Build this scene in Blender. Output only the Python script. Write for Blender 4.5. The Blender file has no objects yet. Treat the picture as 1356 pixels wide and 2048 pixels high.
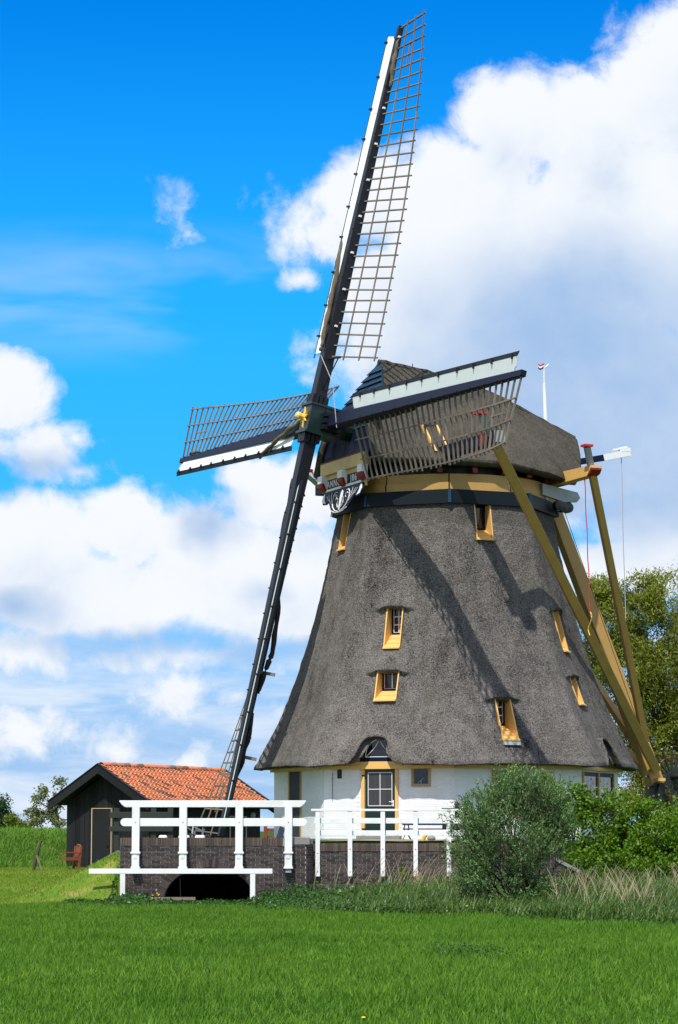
import bpy, bmesh, math, random
import numpy as np
from mathutils import Vector, Matrix, noise

random.seed(11)
RNG = np.random.default_rng(11)
SC = bpy.context.scene
COL = SC.collection
R_ = math.radians

# ------------------------------------------------------------------ camera
FPX, CXP, CYP, HORIZON, EYE = 5000.0, 678.0, 1024.0, 1660.0, 1.75
TILT = math.atan((HORIZON - CYP) / FPX)
cam_data = bpy.data.cameras.new('camera')
cam = bpy.data.objects.new('camera', cam_data)
COL.objects.link(cam)
cam.location = (0, 0, EYE)
cam.rotation_euler = (math.pi / 2 + TILT, 0, 0)
cam_data.sensor_fit = 'VERTICAL'
cam_data.sensor_height = 36.0
cam_data.sensor_width = 36.0
cam_data.lens = 36.0 * FPX / 2048.0
cam_data.clip_start = 0.5
cam_data.clip_end = 6000
SC.camera = cam

# ------------------------------------------------------------------ sun, exposure
SUN_EL, SUN_AZ = R_(57), R_(-19)          # azimuth from the camera side, negative is left
TO_SUN = Vector((math.sin(SUN_AZ) * math.cos(SUN_EL), -math.cos(SUN_AZ) * math.cos(SUN_EL), math.sin(SUN_EL)))
sun_data = bpy.data.lights.new('sun', 'SUN')
sun_data.energy = 4.9
sun_data.angle = R_(0.55)
sun_data.color = (1.0, 0.955, 0.88)
sun = bpy.data.objects.new('sun', sun_data)
COL.objects.link(sun)
sun.location = (-20, 10, 60)
sun.rotation_euler = TO_SUN.to_track_quat('Z', 'Y').to_euler()
vs = SC.view_settings
vs.view_transform = 'Standard'
vs.look = 'None'
vs.exposure = 0.12
vs.gamma = 1.0
vs.use_curve_mapping = False

# ------------------------------------------------------------------ node helpers
class NT:
    def __init__(self, tree):
        self.t = tree
        self.n = tree.nodes
        self.l = tree.links
    def add(self, kind, **kw):
        nd = self.n.new(kind)
        for k, v in kw.items():
            setattr(nd, k, v)
        return nd
    def put(self, sock, val):
        if val is None:
            return
        if hasattr(val, 'is_output'):
            self.l.new(val, sock)
        else:
            sock.default_value = val
    def math(self, op, a, b=None, c=None, clamp=False):
        nd = self.add('ShaderNodeMath', operation=op, use_clamp=clamp)
        self.put(nd.inputs[0], a); self.put(nd.inputs[1], b); self.put(nd.inputs[2], c)
        return nd.outputs[0]
    def vmath(self, op, a, b=None, out=0):
        nd = self.add('ShaderNodeVectorMath', operation=op)
        self.put(nd.inputs[0], a); self.put(nd.inputs[1], b)
        return nd.outputs[out]
    def smooth(self, x, lo, hi):
        nd = self.add('ShaderNodeMapRange', interpolation_type='SMOOTHSTEP')
        self.put(nd.inputs[0], x); self.put(nd.inputs[1], lo); self.put(nd.inputs[2], hi)
        nd.inputs[3].default_value = 0; nd.inputs[4].default_value = 1
        return nd.outputs[0]
    def noise(self, vec, scale, detail=2, rough=.5, dist=0, out=0):
        nd = self.add('ShaderNodeTexNoise')
        self.put(nd.inputs['Vector'], vec)
        nd.inputs['Scale'].default_value = scale
        nd.inputs['Detail'].default_value = detail
        nd.inputs['Roughness'].default_value = rough
        nd.inputs['Distortion'].default_value = dist
        return nd.outputs[out]
    def mix(self, fac, a, b, blend='MIX'):
        nd = self.add('ShaderNodeMix', data_type='RGBA', blend_type=blend)
        nd.clamp_factor = True
        self.put(nd.inputs[0], fac)
        ca = [s for s in nd.inputs if s.type == 'RGBA']
        for s, v in zip(ca, (a, b)):
            if not hasattr(v, 'is_output') and len(v) == 3:
                v = (*v, 1)
            self.put(s, v)
        return [s for s in nd.outputs if s.type == 'RGBA'][0]
    def comb(self, x, y, z=0.0):
        nd = self.add('ShaderNodeCombineXYZ')
        self.put(nd.inputs[0], x); self.put(nd.inputs[1], y); self.put(nd.inputs[2], z)
        return nd.outputs[0]
    def sep(self, v):
        nd = self.add('ShaderNodeSeparateXYZ')
        self.put(nd.inputs[0], v)
        return nd.outputs

# ------------------------------------------------------------------ world: Nishita sky with cumulus clouds
world = bpy.data.worlds.new('World')
SC.world = world
world.use_nodes = True
W = NT(world.node_tree)
W.n.clear()
sky = W.add('ShaderNodeTexSky', sky_type='NISHITA')
sky.sun_disc = False
sky.sun_elevation = SUN_EL
sky.sun_rotation = math.pi - SUN_AZ * -1
sky.altitude = 0
sky.air_density = 1.0
sky.dust_density = 0.15
sky.ozone_density = 4.0
hs = W.add('ShaderNodeHueSaturation')
hs.inputs['Saturation'].default_value = 1.6
hs.inputs['Value'].default_value = 1.22
hs.inputs['Hue'].default_value = 0.5
W.put(hs.inputs['Color'], sky.outputs[0])
tc = W.add('ShaderNodeTexCoord')
sx, sy, sz = W.sep(tc.outputs['Generated'])
KA = FPX / 1000.0
U = W.math('MULTIPLY', W.math('ARCTAN2', sx, sy), KA)
V = W.math('MULTIPLY', W.math('ARCSINE', sz), KA)
UV = W.comb(U, V)

def sky_uv(px, py):
    x = (px - CXP) / FPX; y = (CYP - py) / FPX
    d = Vector((x, math.cos(TILT) - y * math.sin(TILT), math.sin(TILT) + y * math.cos(TILT))).normalized()
    return math.atan2(d.x, d.y) * KA, math.asin(d.z) * KA

BLOBS = [  # image-free description: centre direction, half axes (in 1/1000 of focal length), weight
    (1370, 170, 230, 190, 1), (1180, 270, 170, 160, 1), (1010, 240, 130, 130, 1), (930, 400, 240, 150, 1),
    (735, 390, 150, 115, .9), (640, 480, 150, 100, .55), (1240, 480, 330, 300, 1.1), (1010, 700, 400, 270, 1.1),
    (1330, 830, 330, 260, 1.1), (830, 590, 200, 150, 1), (900, 470, 180, 140, 1.2), (1060, 500, 200, 150, 1.2), (600, 560, 70, 40, .5), (1130, 960, 240, 110, .9),
    (5, 790, 120, 110, 1), (80, 890, 120, 80, .65), (150, 930, 90, 40, .4),
    (70, 1080, 190, 130, 1), (240, 1060, 150, 120, 1), (410, 1100, 190, 130, 1), (560, 1000, 150, 110, 1),
    (500, 945, 90, 55, .9), (620, 935, 70, 60, .9), (200, 1190, 330, 120, 1), (560, 1170, 260, 150, 1),
    (1310, 1130, 280, 85, .9), (1340, 1040, 220, 90, 1.0), (60, 1460, 220, 60, .36), (370, 1385, 150, 50, .34), (240, 1505, 120, 40, .30), (375, 1520, 90, 40, .30), (470, 1400, 120, 40, .25), (20, 1310, 240, 70, .45), (330, 1320, 300, 50, .34), (560, 1440, 120, 50, .25), (900, 1330, 600, 60, .3), (900, 1150, 300, 150, .9),
    (355, 410, 60, 85, .17), (545, 440, 75, 50, .15), (620, 700, 60, 50, .12), (1370, 60, 80, 60, .9), (150, 860, 70, 40, .4),
]
grp = bpy.data.node_groups.new('cloud_density', 'ShaderNodeTree')
grp.interface.new_socket('UV', in_out='INPUT', socket_type='NodeSocketVector')
grp.interface.new_socket('Density', in_out='OUTPUT', socket_type='NodeSocketFloat')
G = NT(grp)
gi = G.add('NodeGroupInput'); go = G.add('NodeGroupOutput')
guv = gi.outputs[0]
wob = G.noise(guv, 4.0, 3, .55, out=1)
wv = G.vmath('MULTIPLY', G.vmath('SUBTRACT', wob, (.5, .5, .5)), (.10, .08, 0))
quv = G.vmath('ADD', guv, wv)
best = None
for (bx, by, rx, ry, wt) in BLOBS:
    cu, cv = sky_uv(bx, by)
    q = G.vmath('MULTIPLY', G.vmath('SUBTRACT', quv, (cu, cv, 0)), (1000 / rx, 1000 / ry, 0))
    ln = G.vmath('LENGTH', q, out=1)
    val = G.math('MULTIPLY', G.math('SUBTRACT', 1.0, ln), wt)
    best = val if best is None else G.math('SMOOTH_MAX', best, val, .12)
# beyond the part of the sky in view the same kind of broken cumulus goes on, its cover raised as fill light
far = G.vmath('LENGTH', G.vmath('MULTIPLY', G.vmath('SUBTRACT', guv, (0, .82, 0)), (1 / .95, 1 / 1.15, 0)), out=1)
gen = G.math('MULTIPLY', G.math('SUBTRACT', G.noise(guv, .9, 2, .5), .40), 3.2)
gen = G.math('SUBTRACT', gen, G.math('MULTIPLY', G.math('SUBTRACT', 1.0, G.smooth(far, .95, 1.4)), 6.0))
best = G.math('SMOOTH_MAX', best, gen, .12)
fb = G.noise(guv, 7.5, 11, .66, .3)
fb2 = G.noise(guv, 2.6, 3, .5)
nz = G.math('ADD', G.math('MULTIPLY', G.math('SUBTRACT', fb, .5), 1.05), G.math('MULTIPLY', G.math('SUBTRACT', fb2, .5), .5))
den = G.math('ADD', best, nz)
G.l.new(den, go.inputs[0])

def cloud(vec):
    nd = W.add('ShaderNodeGroup'); nd.node_tree = grp
    W.put(nd.inputs[0], vec)
    return nd.outputs[0]
d0 = cloud(UV)
d1 = cloud(W.vmath('ADD', UV, (-.035, .085, 0)))
alpha = W.smooth(d0, .0, .40)
thick = W.smooth(d1, .05, 1.25)
bumpy = W.noise(UV, 3.2, 6, .6)
# broad shaded bases of the cumulus
SHADE = [(1180, 720, 430, 300, 1.25), (1330, 900, 300, 220, 1.2), (980, 800, 300, 200, 1.0), (860, 640, 160, 150, .5), (1000, 300, 70, 60, .3),
         (60, 930, 150, 60, .8), (420, 1040, 80, 90, .7), (300, 1300, 420, 40, .75), (60, 1230, 120, 70, .7), (520, 1190, 90, 50, .5), (560, 1310, 260, 45, .8), (1150, 1000, 300, 50, 1.0)]
wsh = W.vmath('MULTIPLY', W.vmath('SUBTRACT', W.noise(UV, 3.5, 4, .6, out=1), (.5, .5, .5)), (.22, .16, 0))
suv = W.vmath('ADD', UV, wsh)
sh = None
for (bx, by, rx, ry, wt) in SHADE:
    cu, cv = sky_uv(bx, by)
    q = W.vmath('MULTIPLY', W.vmath('SUBTRACT', suv, (cu, cv, 0)), (1000 / rx, 1000 / ry, 0))
    val = W.math('MULTIPLY', W.math('SUBTRACT', 1.15, W.vmath('LENGTH', q, out=1)), wt)
    sh = val if sh is None else W.math('SMOOTH_MAX', sh, val, .25)
sh = W.smooth(sh, -.05, .85)
shade = W.math('MAXIMUM', W.math('MULTIPLY', W.math('MULTIPLY', thick, W.smooth(bumpy, .35, .70)), .55), W.math('MULTIPLY', sh, W.math('ADD', .72, W.math('MULTIPLY', W.smooth(bumpy, .3, .7), .28))))
# low bands of stratocumulus towards the horizon
stv = W.noise(W.comb(W.math('MULTIPLY', U, 1.6), W.math('MULTIPLY', V, 9.0)), 1.0, 5, .58, .3)
stm = W.math('MULTIPLY', W.smooth(stv, .40, .66), W.math('MULTIPLY', W.smooth(V, .50, .34), .72))
# thin high veil across the blue
veil = W.noise(W.comb(W.math('MULTIPLY', U, 1.3), W.math('MULTIPLY', V, 5.5)), 1.0, 4, .55, .4)
vm = W.math('MULTIPLY', W.smooth(W.math('ABSOLUTE', W.math('SUBTRACT', V, 1.06)), .17, .02), .24)
alpha = W.math('MAXIMUM', alpha, W.math('MULTIPLY', W.smooth(veil, .38, .66), vm))
alpha = W.math('MAXIMUM', alpha, stm)
CLOUD_K = 1.0
c_lit = (.86 * CLOUD_K, .89 * CLOUD_K, .93 * CLOUD_K)
c_dark = (.315 * CLOUD_K, .485 * CLOUD_K, .755 * CLOUD_K)
ccol = W.mix(W.math('MULTIPLY', shade, .95), c_lit, c_dark)
# clear sky: scale the physical sky to display range, paler near the horizon
skyc = W.add('ShaderNodeVectorMath', operation='SCALE')
W.put(skyc.inputs[0], W.vmath('MULTIPLY', hs.outputs[0], (.85, .93, 1.20)))
skyc.inputs[3].default_value = 1.0
BG_STRENGTH = 0.12
inv = 1.0 / BG_STRENGTH
cs = W.add('ShaderNodeVectorMath', operation='SCALE')
W.put(cs.inputs[0], ccol); cs.inputs[3].default_value = inv
haze = W.math('MULTIPLY', W.smooth(V, .72, .10), .92)
mid = W.mix(W.math('MULTIPLY', W.smooth(V, 1.75, .80), .80), skyc.outputs[0], (.028 * inv, .47 * inv, 1.02 * inv))
base = W.mix(haze, mid, (.33 * inv, .53 * inv, .82 * inv))
final = W.mix(alpha, base, cs.outputs[0])
bg = W.add('ShaderNodeBackground')
bg.inputs['Strength'].default_value = BG_STRENGTH
W.put(bg.inputs['Color'], final)
wo = W.add('ShaderNodeOutputWorld')
W.l.new(bg.outputs[0], wo.inputs['Surface'])

# ------------------------------------------------------------------ placement and mesh helpers
def pt(px, py, Y):
    x = (px - CXP) / FPX; y = (CYP - py) / FPX
    d = (x, math.cos(TILT) - y * math.sin(TILT), math.sin(TILT) + y * math.cos(TILT))
    s = Y / d[1]
    return Vector((d[0] * s, Y, EYE + d[2] * s))

OFF = {}
def tag(o, label=None, cat=None, group=None, kind=None):
    if label: o['label'] = label
    if cat: o['category'] = cat
    if group: o['group'] = group
    if kind: o['kind'] = kind
    return o
def thing(name, label, cat, loc, group=None):
    o = bpy.data.objects.new(name, None)
    COL.objects.link(o)
    o.location = loc
    o.empty_display_size = .3
    OFF[o.name] = Vector(loc)
    return tag(o, label, cat, group)
def link(name, me, parent=None, matrix=None, mat=None, smooth=False):
    o = bpy.data.objects.new(name, me)
    COL.objects.link(o)
    if mat is not None:
        me.materials.clear(); me.materials.append(mat)
    off = OFF[parent.name] if parent is not None else Vector((0, 0, 0))
    OFF[o.name] = off
    if parent is not None:
        o.parent = parent
    if matrix is not None:
        o.matrix_local = Matrix.Translation(-off) @ matrix
    if smooth:
        me.polygons.foreach_set('use_smooth', [True] * len(me.polygons))
    return o

class MB:
    def __init__(self):
        self.v = []; self.f = []
    def add(self, vs_, fs_):
        b = len(self.v)
        self.v += [Vector(p) for p in vs_]
        self.f += [tuple(i + b for i in f) for f in fs_]
        return self
    def box8(self, p):
        return self.add(p, [(0, 3, 2, 1), (4, 5, 6, 7), (0, 1, 5, 4), (1, 2, 6, 5), (2, 3, 7, 6), (3, 0, 4, 7)])
    def box(self, c, hx, hy, hz):
        c = Vector(c)
        if not isinstance(hx, Vector): hx = Vector((hx, 0, 0))
        if not isinstance(hy, Vector): hy = Vector((0, hy, 0))
        if not isinstance(hz, Vector): hz = Vector((0, 0, hz))
        return self.box8([c - hx - hy - hz, c + hx - hy - hz, c + hx + hy - hz, c - hx + hy - hz,
                          c - hx - hy + hz, c + hx - hy + hz, c + hx + hy + hz, c - hx + hy + hz])
    def beam(self, p0, p1, w, h, up=(0, 0, 1), w1=None, h1=None):
        p0, p1, up = Vector(p0), Vector(p1), Vector(up)
        d = (p1 - p0).normalized()
        s = d.cross(up).normalized(); u = s.cross(d).normalized()
        w1 = w if w1 is None else w1; h1 = h if h1 is None else h1
        a, b = s * w / 2, u * h / 2; a1, b1 = s * w1 / 2, u * h1 / 2
        return self.box8([p0 - a - b, p0 + a - b, p0 + a + b, p0 - a + b, p1 - a1 - b1, p1 + a1 - b1, p1 + a1 + b1, p1 - a1 + b1])
    def tube(self, pts, r, n=6, caps=True):
        pts = [Vector(p) for p in pts]
        rs = r if isinstance(r, (list, tuple)) else [r] * len(pts)
        b = len(self.v)
        ref = Vector((.31, .17, .93)).normalized()
        for i, p in enumerate(pts):
            d = (pts[min(i + 1, len(pts) - 1)] - pts[max(i - 1, 0)])
            d = d.normalized() if d.length > 1e-9 else Vector((0, 0, 1))
            s = d.cross(ref)
            if s.length < .05: s = d.cross(Vector((1, 0, 0)))
            s.normalize(); u = s.cross(d)
            for k in range(n):
                t = 2 * math.pi * k / n
                self.v.append(p + (s * math.cos(t) + u * math.sin(t)) * rs[i])
        for i in range(len(pts) - 1):
            for k in range(n):
                k2 = (k + 1) % n
                self.f.append((b + i * n + k, b + i * n + k2, b + (i + 1) * n + k2, b + (i + 1) * n + k))
        if caps:
            self.f.append(tuple(b + k for k in reversed(range(n))))
            e = b + (len(pts) - 1) * n
            self.f.append(tuple(e + k for k in range(n)))
        return self
    def prism(self, poly, ext):
        ext = Vector(ext); poly = [Vector(p) for p in poly]; n = len(poly); b = len(self.v)
        self.v += poly + [p + ext for p in poly]
        self.f.append(tuple(b + i for i in range(n)))
        self.f.append(tuple(b + n + i for i in reversed(range(n))))
        for i in range(n):
            j = (i + 1) % n
            self.f.append((b + i, b + n + i, b + n + j, b + j))
        return self
    def grid(self, rows):
        b = len(self.v); nu = len(rows); nv = len(rows[0])
        for r in rows: self.v += [Vector(p) for p in r]
        for i in range(nu - 1):
            for j in range(nv - 1):
                self.f.append((b + i * nv + j, b + i * nv + j + 1, b + (i + 1) * nv + j + 1, b + (i + 1) * nv + j))
        return self
    def lathe(self, c, prof, n=16, axis=None):
        c = Vector(c)
        ax = Vector((0, 0, 1)) if axis is None else Vector(axis).normalized()
        s = ax.orthogonal().normalized(); u = ax.cross(s)
        rows = []
        for (r, z) in prof:
            rows.append([c + ax * z + (s * math.cos(2 * math.pi * k / n) + u * math.sin(2 * math.pi * k / n)) * max(r, 1e-4) for k in range(n)] )
        b = len(self.v)
        for r in rows: self.v += r
        for i in range(len(rows) - 1):
            for k in range(n):
                k2 = (k + 1) % n
                self.f.append((b + i * n + k, b + i * n + k2, b + (i + 1) * n + k2, b + (i + 1) * n + k))
        return self
    def mesh(self, name, off=Vector((0, 0, 0)), fix=True):
        me = bpy.data.meshes.new(name)
        me.from_pydata([tuple(p - off) for p in self.v], [], self.f)
        if fix and len(self.f) < 6000:
            bm = bmesh.new(); bm.from_mesh(me)
            bmesh.ops.recalc_face_normals(bm, faces=bm.faces)
            bm.to_mesh(me); bm.free()
        me.update()
        return me
    def build(self, name, mat, parent=None, smooth=False, bevel=0, label=None, kind=None, fix=True):
        off = OFF[parent.name] if parent is not None else Vector((0, 0, 0))
        me = self.mesh(name, off, fix)
        me.materials.append(mat)
        o = bpy.data.objects.new(name, me)
        COL.objects.link(o)
        OFF[o.name] = off
        if parent is not None: o.parent = parent
        if smooth: me.polygons.foreach_set('use_smooth', [True] * len(me.polygons))
        if bevel:
            m = o.modifiers.new('bevel', 'BEVEL'); m.width = bevel; m.segments = 2; m.limit_method = 'ANGLE'
        if label: o['label'] = label
        if kind: o['kind'] = kind
        return o

def raw_mesh(name, verts, faces_n, mat):
    """verts (N*k,3) numpy, every k in a row one face of k corners"""
    me = bpy.data.meshes.new(name)
    nv = len(verts); k = faces_n; nf = nv // k
    me.vertices.add(nv); me.loops.add(nv); me.polygons.add(nf)
    me.vertices.foreach_set('co', np.ascontiguousarray(verts, dtype=np.float32).ravel())
    me.loops.foreach_set('vertex_index', np.arange(nv, dtype=np.int32))
    me.polygons.foreach_set('loop_start', np.arange(0, nv, k, dtype=np.int32))
    me.polygons.foreach_set('loop_total', np.full(nf, k, dtype=np.int32))
    me.materials.append(mat)
    me.update(calc_edges=True)
    return me

# ------------------------------------------------------------------ materials
def new_mat(name):
    m = bpy.data.materials.new(name); m.use_nodes = True
    t = NT(m.node_tree); t.n.clear()
    out = t.add('ShaderNodeOutputMaterial')
    b = t.add('ShaderNodeBsdfPrincipled')
    t.l.new(b.outputs[0], out.inputs[0])
    return m, t, b, out
def paint(name, col, rough=.5, var=.12, scale=3.0, bump=.15, bscale=25, dirt=.0, spec=.4, grain=None, objvar=.0, dirtcol=None, light=None):
    m, t, b, out = new_mat(name)
    co = t.add('ShaderNodeTexCoord').outputs['Object']
    vec = co
    if grain is not None:
        vec = t.vmath('MULTIPLY', co, grain)
    n1 = t.noise(vec, scale, 4, .6)
    n2 = t.noise(vec, bscale, 3, .6)
    f = t.math('ADD', t.math('MULTIPLY', t.math('SUBTRACT', n1, .5), 2 * var), 1.0)
    f = t.math('ADD', f, t.math('MULTIPLY', t.math('SUBTRACT', n2, .5), var))
    if objvar:
        oi = t.add('ShaderNodeObjectInfo').outputs['Random']
        gi_ = t.add('ShaderNodeNewGeometry').outputs['Random Per Island']
        rr = t.math('FRACT', t.math('ADD', oi, gi_))
        f = t.math('MULTIPLY', f, t.math('ADD', t.math('MULTIPLY', t.math('SUBTRACT', rr, .5), 2 * objvar), 1.0))
    sc_ = t.add('ShaderNodeVectorMath', operation='SCALE')
    sc_.inputs[0].default_value = col[:3]
    t.put(sc_.inputs[3], f)
    c = sc_.outputs[0]
    if dirt:
        dn = t.smooth(t.noise(co, 1.7, 5, .65), .5, .75)
        c = t.mix(t.math('MULTIPLY', dn, dirt), c, dirtcol or (col[0] * .35, col[1] * .36, col[2] * .33))
    if light:
        ln = t.math('MULTIPLY', t.smooth(t.noise(co, 2.6, 6, .7), .56, .72), t.smooth(t.noise(co, 34, 3, .7), .42, .66))
        c = t.mix(t.math('MULTIPLY', ln, light[1]), c, light[0])
    t.put(b.inputs['Base Color'], c)
    b.inputs['Roughness'].default_value = rough
    b.inputs['Specular IOR Level'].default_value = spec
    if bump:
        bp = t.add('ShaderNodeBump')
        bp.inputs['Strength'].default_value = bump
        bp.inputs['Distance'].default_value = .02
        t.put(bp.inputs['Height'], n2)
        t.put(b.inputs['Normal'], bp.outputs[0])
    return m

def thatch_mat(name, base, mossy=.4):
    m, t, b, out = new_mat(name)
    co = t.add('ShaderNodeTexCoord').outputs['Object']
    fine = t.noise(co, 24, 2, .75)
    vor = t.add('ShaderNodeTexVoronoi', feature='F1'); vor.inputs['Scale'].default_value = 46
    t.put(vor.inputs['Vector'], co)
    vr = t.sep(vor.outputs['Color'])[0]
    mid = t.noise(co, 2.2, 4, .6)
    big = t.noise(co, .45, 3, .55)
    strk = t.noise(t.vmath('MULTIPLY', co, (3.2, 3.2, .30)), 1.0, 3, .6)
    f = t.math('ADD', .16, t.math('MULTIPLY', vr, .95))
    f = t.math('ADD', f, t.math('MULTIPLY', t.math('SUBTRACT', fine, .5), 1.35))
    f = t.math('ADD', f, t.math('MULTIPLY', t.math('SUBTRACT', mid, .5), .75))
    f = t.math('ADD', f, t.math('MULTIPLY', t.math('SUBTRACT', big, .5), .85))
    f = t.math('ADD', f, t.math('MULTIPLY', t.math('SUBTRACT', strk, .5), .85))
    st2 = t.smooth(t.noise(t.vmath('MULTIPLY', co, (1.1, 1.1, .16)), 1.0, 5, .62), .50, .74)
    f = t.math('SUBTRACT', f, t.math('MULTIPLY', st2, .40))
    reed = t.noise(t.vmath('MULTIPLY', co, (30, 30, 5)), 1.0, 2, .6)
    f = t.math('ADD', f, t.math('MULTIPLY', t.math('SUBTRACT', reed, .5), .55))
    f = t.math('ADD', f, .28)
    f = t.math('MAXIMUM', f, .12)
    sc_ = t.add('ShaderNodeVectorMath', operation='SCALE')
    sc_.inputs[0].default_value = base
    t.put(sc_.inputs[3], f)
    moss = t.smooth(t.noise(co, .9, 4, .6), .52, .74)
    c = t.mix(t.math('MULTIPLY', moss, mossy), sc_.outputs[0], (base[0] * .55, base[1] * .6, base[2] * .5))
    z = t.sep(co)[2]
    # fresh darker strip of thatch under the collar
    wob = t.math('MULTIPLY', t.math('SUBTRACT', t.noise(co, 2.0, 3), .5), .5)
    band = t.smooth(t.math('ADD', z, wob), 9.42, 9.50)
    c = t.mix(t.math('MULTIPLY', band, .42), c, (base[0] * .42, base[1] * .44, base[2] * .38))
    t.put(b.inputs['Base Color'], c)
    b.inputs['Roughness'].default_value = .95
    b.inputs['Specular IOR Level'].default_value = .04
    bp = t.add('ShaderNodeBump'); bp.inputs['Strength'].default_value = .9; bp.inputs['Distance'].default_value = .05
    t.put(bp.inputs['Height'], t.math('ADD', t.math('MULTIPLY', vr, .5), t.math('ADD', fine, t.math('MULTIPLY', mid, .6))))
    t.put(b.inputs['Normal'], bp.outputs[0])
    return m

def leaf_mat(name, c1, c2, trans=.35, rough=.5, spec=.35, under=None):
    m, t, b, out = new_mat(name)
    geo = t.add('ShaderNodeNewGeometry')
    r = geo.outputs['Random Per Island']
    pos = geo.outputs['Position']
    clump = t.smooth(t.noise(pos, .9, 3, .6), .3, .7)
    big = t.smooth(t.noise(pos, .22, 4, .6), .32, .68)
    fac = t.math('ADD', t.math('MULTIPLY', r, .55), t.math('ADD', t.math('MULTIPLY', clump, .25), t.math('MULTIPLY', big, .20)))
    c = t.mix(fac, c1, c2)
    if under:
        c = t.mix(geo.outputs['Backfacing'], c, under)
    t.put(b.inputs['Base Color'], c)
    b.inputs['Roughness'].default_value = rough
    b.inputs['Specular IOR Level'].default_value = spec
    tr = t.add('ShaderNodeBsdfTranslucent')
    t.put(tr.inputs['Color'], c)
    mx = t.add('ShaderNodeMixShader'); mx.inputs[0].default_value = trans
    t.l.new(b.outputs[0], mx.inputs[1]); t.l.new(tr.outputs[0], mx.inputs[2])
    t.l.new(mx.outputs[0], out.inputs[0])
    return m

def ground_mat(name, c1, c2, c3=None, s1=.35, s2=6):
    m, t, b, out = new_mat(name)
    co = t.add('ShaderNodeNewGeometry').outputs['Position']
    f = t.smooth(t.noise(co, s1, 4, .6), .35, .65)
    c = t.mix(f, c1, c2)
    g = t.noise(co, s2, 4, .7)
    c = t.mix(t.math('MULTIPLY', t.smooth(g, .35, .75), .6), c, c3 or tuple(x * .5 for x in c1))
    t.put(b.inputs['Base Color'], c)
    b.inputs['Roughness'].default_value = 1.0
    b.inputs['Specular IOR Level'].default_value = .1
    bp = t.add('ShaderNodeBump'); bp.inputs['Strength'].default_value = .6; bp.inputs['Distance'].default_value = .05
    t.put(bp.inputs['Height'], t.noise(co, 14, 3, .7))
    t.put(b.inputs['Normal'], bp.outputs[0])
    return m

M = {}
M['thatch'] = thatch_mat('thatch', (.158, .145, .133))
M['cap_thatch'] = thatch_mat('cap_thatch', (.128, .113, .096), .55)
M['yellow'] = paint('yellow_paint', (.74, .44, .135), .45, .08, 2, .06, 30, .12)
M['beam_yellow'] = paint('beam_yellow_paint', (.45, .275, .078), .5, .16, 2, .08, 30, .2)
M['cream'] = paint('cream_paint', (.66, .47, .20), .6, .12, 3, .1, 30, .35, dirtcol=(.25, .2, .12))
M['navy'] = paint('navy_paint', (.0065, .0105, .030), .45, .18, 3, .05, 30, .2, spec=.13)
M['black_paint'] = paint('black_stock_paint', (.006, .007, .011), .45, .2, 3, .05, 30, .1, spec=.35)
M['teal'] = paint('dark_teal_paint', (.003, .036, .075), .5, .18, 3, .08, 20, .15, spec=.2)
M['darkteal'] = paint('collar_paint', (.0035, .008, .012), .55, .2, 2, .08, 20, .2, spec=.18)
M['greenblack'] = paint('dark_green_paint', (.006, .02, .018), .3, .2, 3, .05, 20, .1, spec=.5)
M['white'] = paint('white_paint', (.78, .79, .78), .5, .09, 3, .10, 30, .42, dirtcol=(.50, .53, .45))
M['sail_white'] = paint('sail_white_paint', (.70, .76, .75), .5, .06, 2, .05, 20, .25, dirtcol=(.5, .56, .54))
M['red'] = paint('red_paint', (.55, .018, .02), .45, .1, 3, .05, 30, .1)
M['dark_red'] = paint('dark_red_paint', (.22, .012, .012), .5, .15, 3, .05, 30, .2)
M['grey_paint'] = paint('grey_blue_paint', (.30, .34, .35), .5, .1, 3, .06, 30, .25)
M['lattice'] = paint('weathered_lath', (.165, .138, .108), .85, .3, 6, .3, 40, .25, objvar=.25)
M['dark_canvas'] = paint('tarred_canvas', (.022, .018, .014), .8, .5, 9, .6, 30, .4)
M['canvas'] = paint('sail_canvas', (.125, .098, .066), .9, .45, 9, .6, 30, .5, dirtcol=(.05, .055, .03))
M['gold'] = paint('gold_paint', (.80, .52, .12), .4, .08, 5, .03, 30)
M['iron'] = paint('black_iron', (.012, .012, .013), .5, .2, 5, .1, 40)
M['whitewash'] = paint('whitewashed_brick', (.80, .81, .81), .75, .07, 1.2, .35, 40, .16, objvar=.035, dirtcol=(.55, .54, .50))
M['whitewash_joint'] = paint('whitewashed_joint', (.74, .75, .75), .85, .08, 2, .3, 40, .2)
M['brick'] = paint('dark_brick', (.056, .043, .040), .85, .35, 5, .5, 60, .35, objvar=.55, dirtcol=(.035, .034, .026), light=((.30, .29, .27), .8))
M['cap_brick'] = paint('brown_coping_brick', (.092, .068, .055), .85, .3, 5, .5, 60, .3, objvar=.35, dirtcol=(.05, .05, .035))
M['mortar'] = paint('mortar', (.33, .31, .29), .95, .4, 4, .6, 50, .45, dirtcol=(.10, .09, .08))
M['concrete'] = paint('grey_stone', (.24, .23, .22), .9, .2, 4, .5, 40, .3)
M['tar'] = paint('black_tarred_board', (.0085, .009, .0105), .7, .35, 2, .5, 18, .1, grain=(6, 6, .5), objvar=.5, spec=.3)
M['tan'] = paint('tan_trim', (.55, .42, .25), .6, .12)
M['chair_wood'] = paint('red_brown_wood', (.22, .055, .022), .5, .2, 4, .1, 30, .1)
M['old_wood'] = paint('old_grey_wood', (.20, .17, .13), .9, .25, 5, .4, 30, .3)
M['dark_green_wood'] = paint('dark_green_rail', (.018, .026, .022), .7, .2, 4, .2, 30, .3)
M['steel'] = paint('bike_steel', (.38, .39, .41), .3, .1)
M['rubber'] = paint('rubber', (.015, .015, .016), .8, .1)
M['bench_blue'] = paint('bench_blue', (.028, .042, .075), .5, .15)
M['tarp_yellow'] = paint('bright_yellow', (.65, .38, .01), .5, .1)
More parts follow.
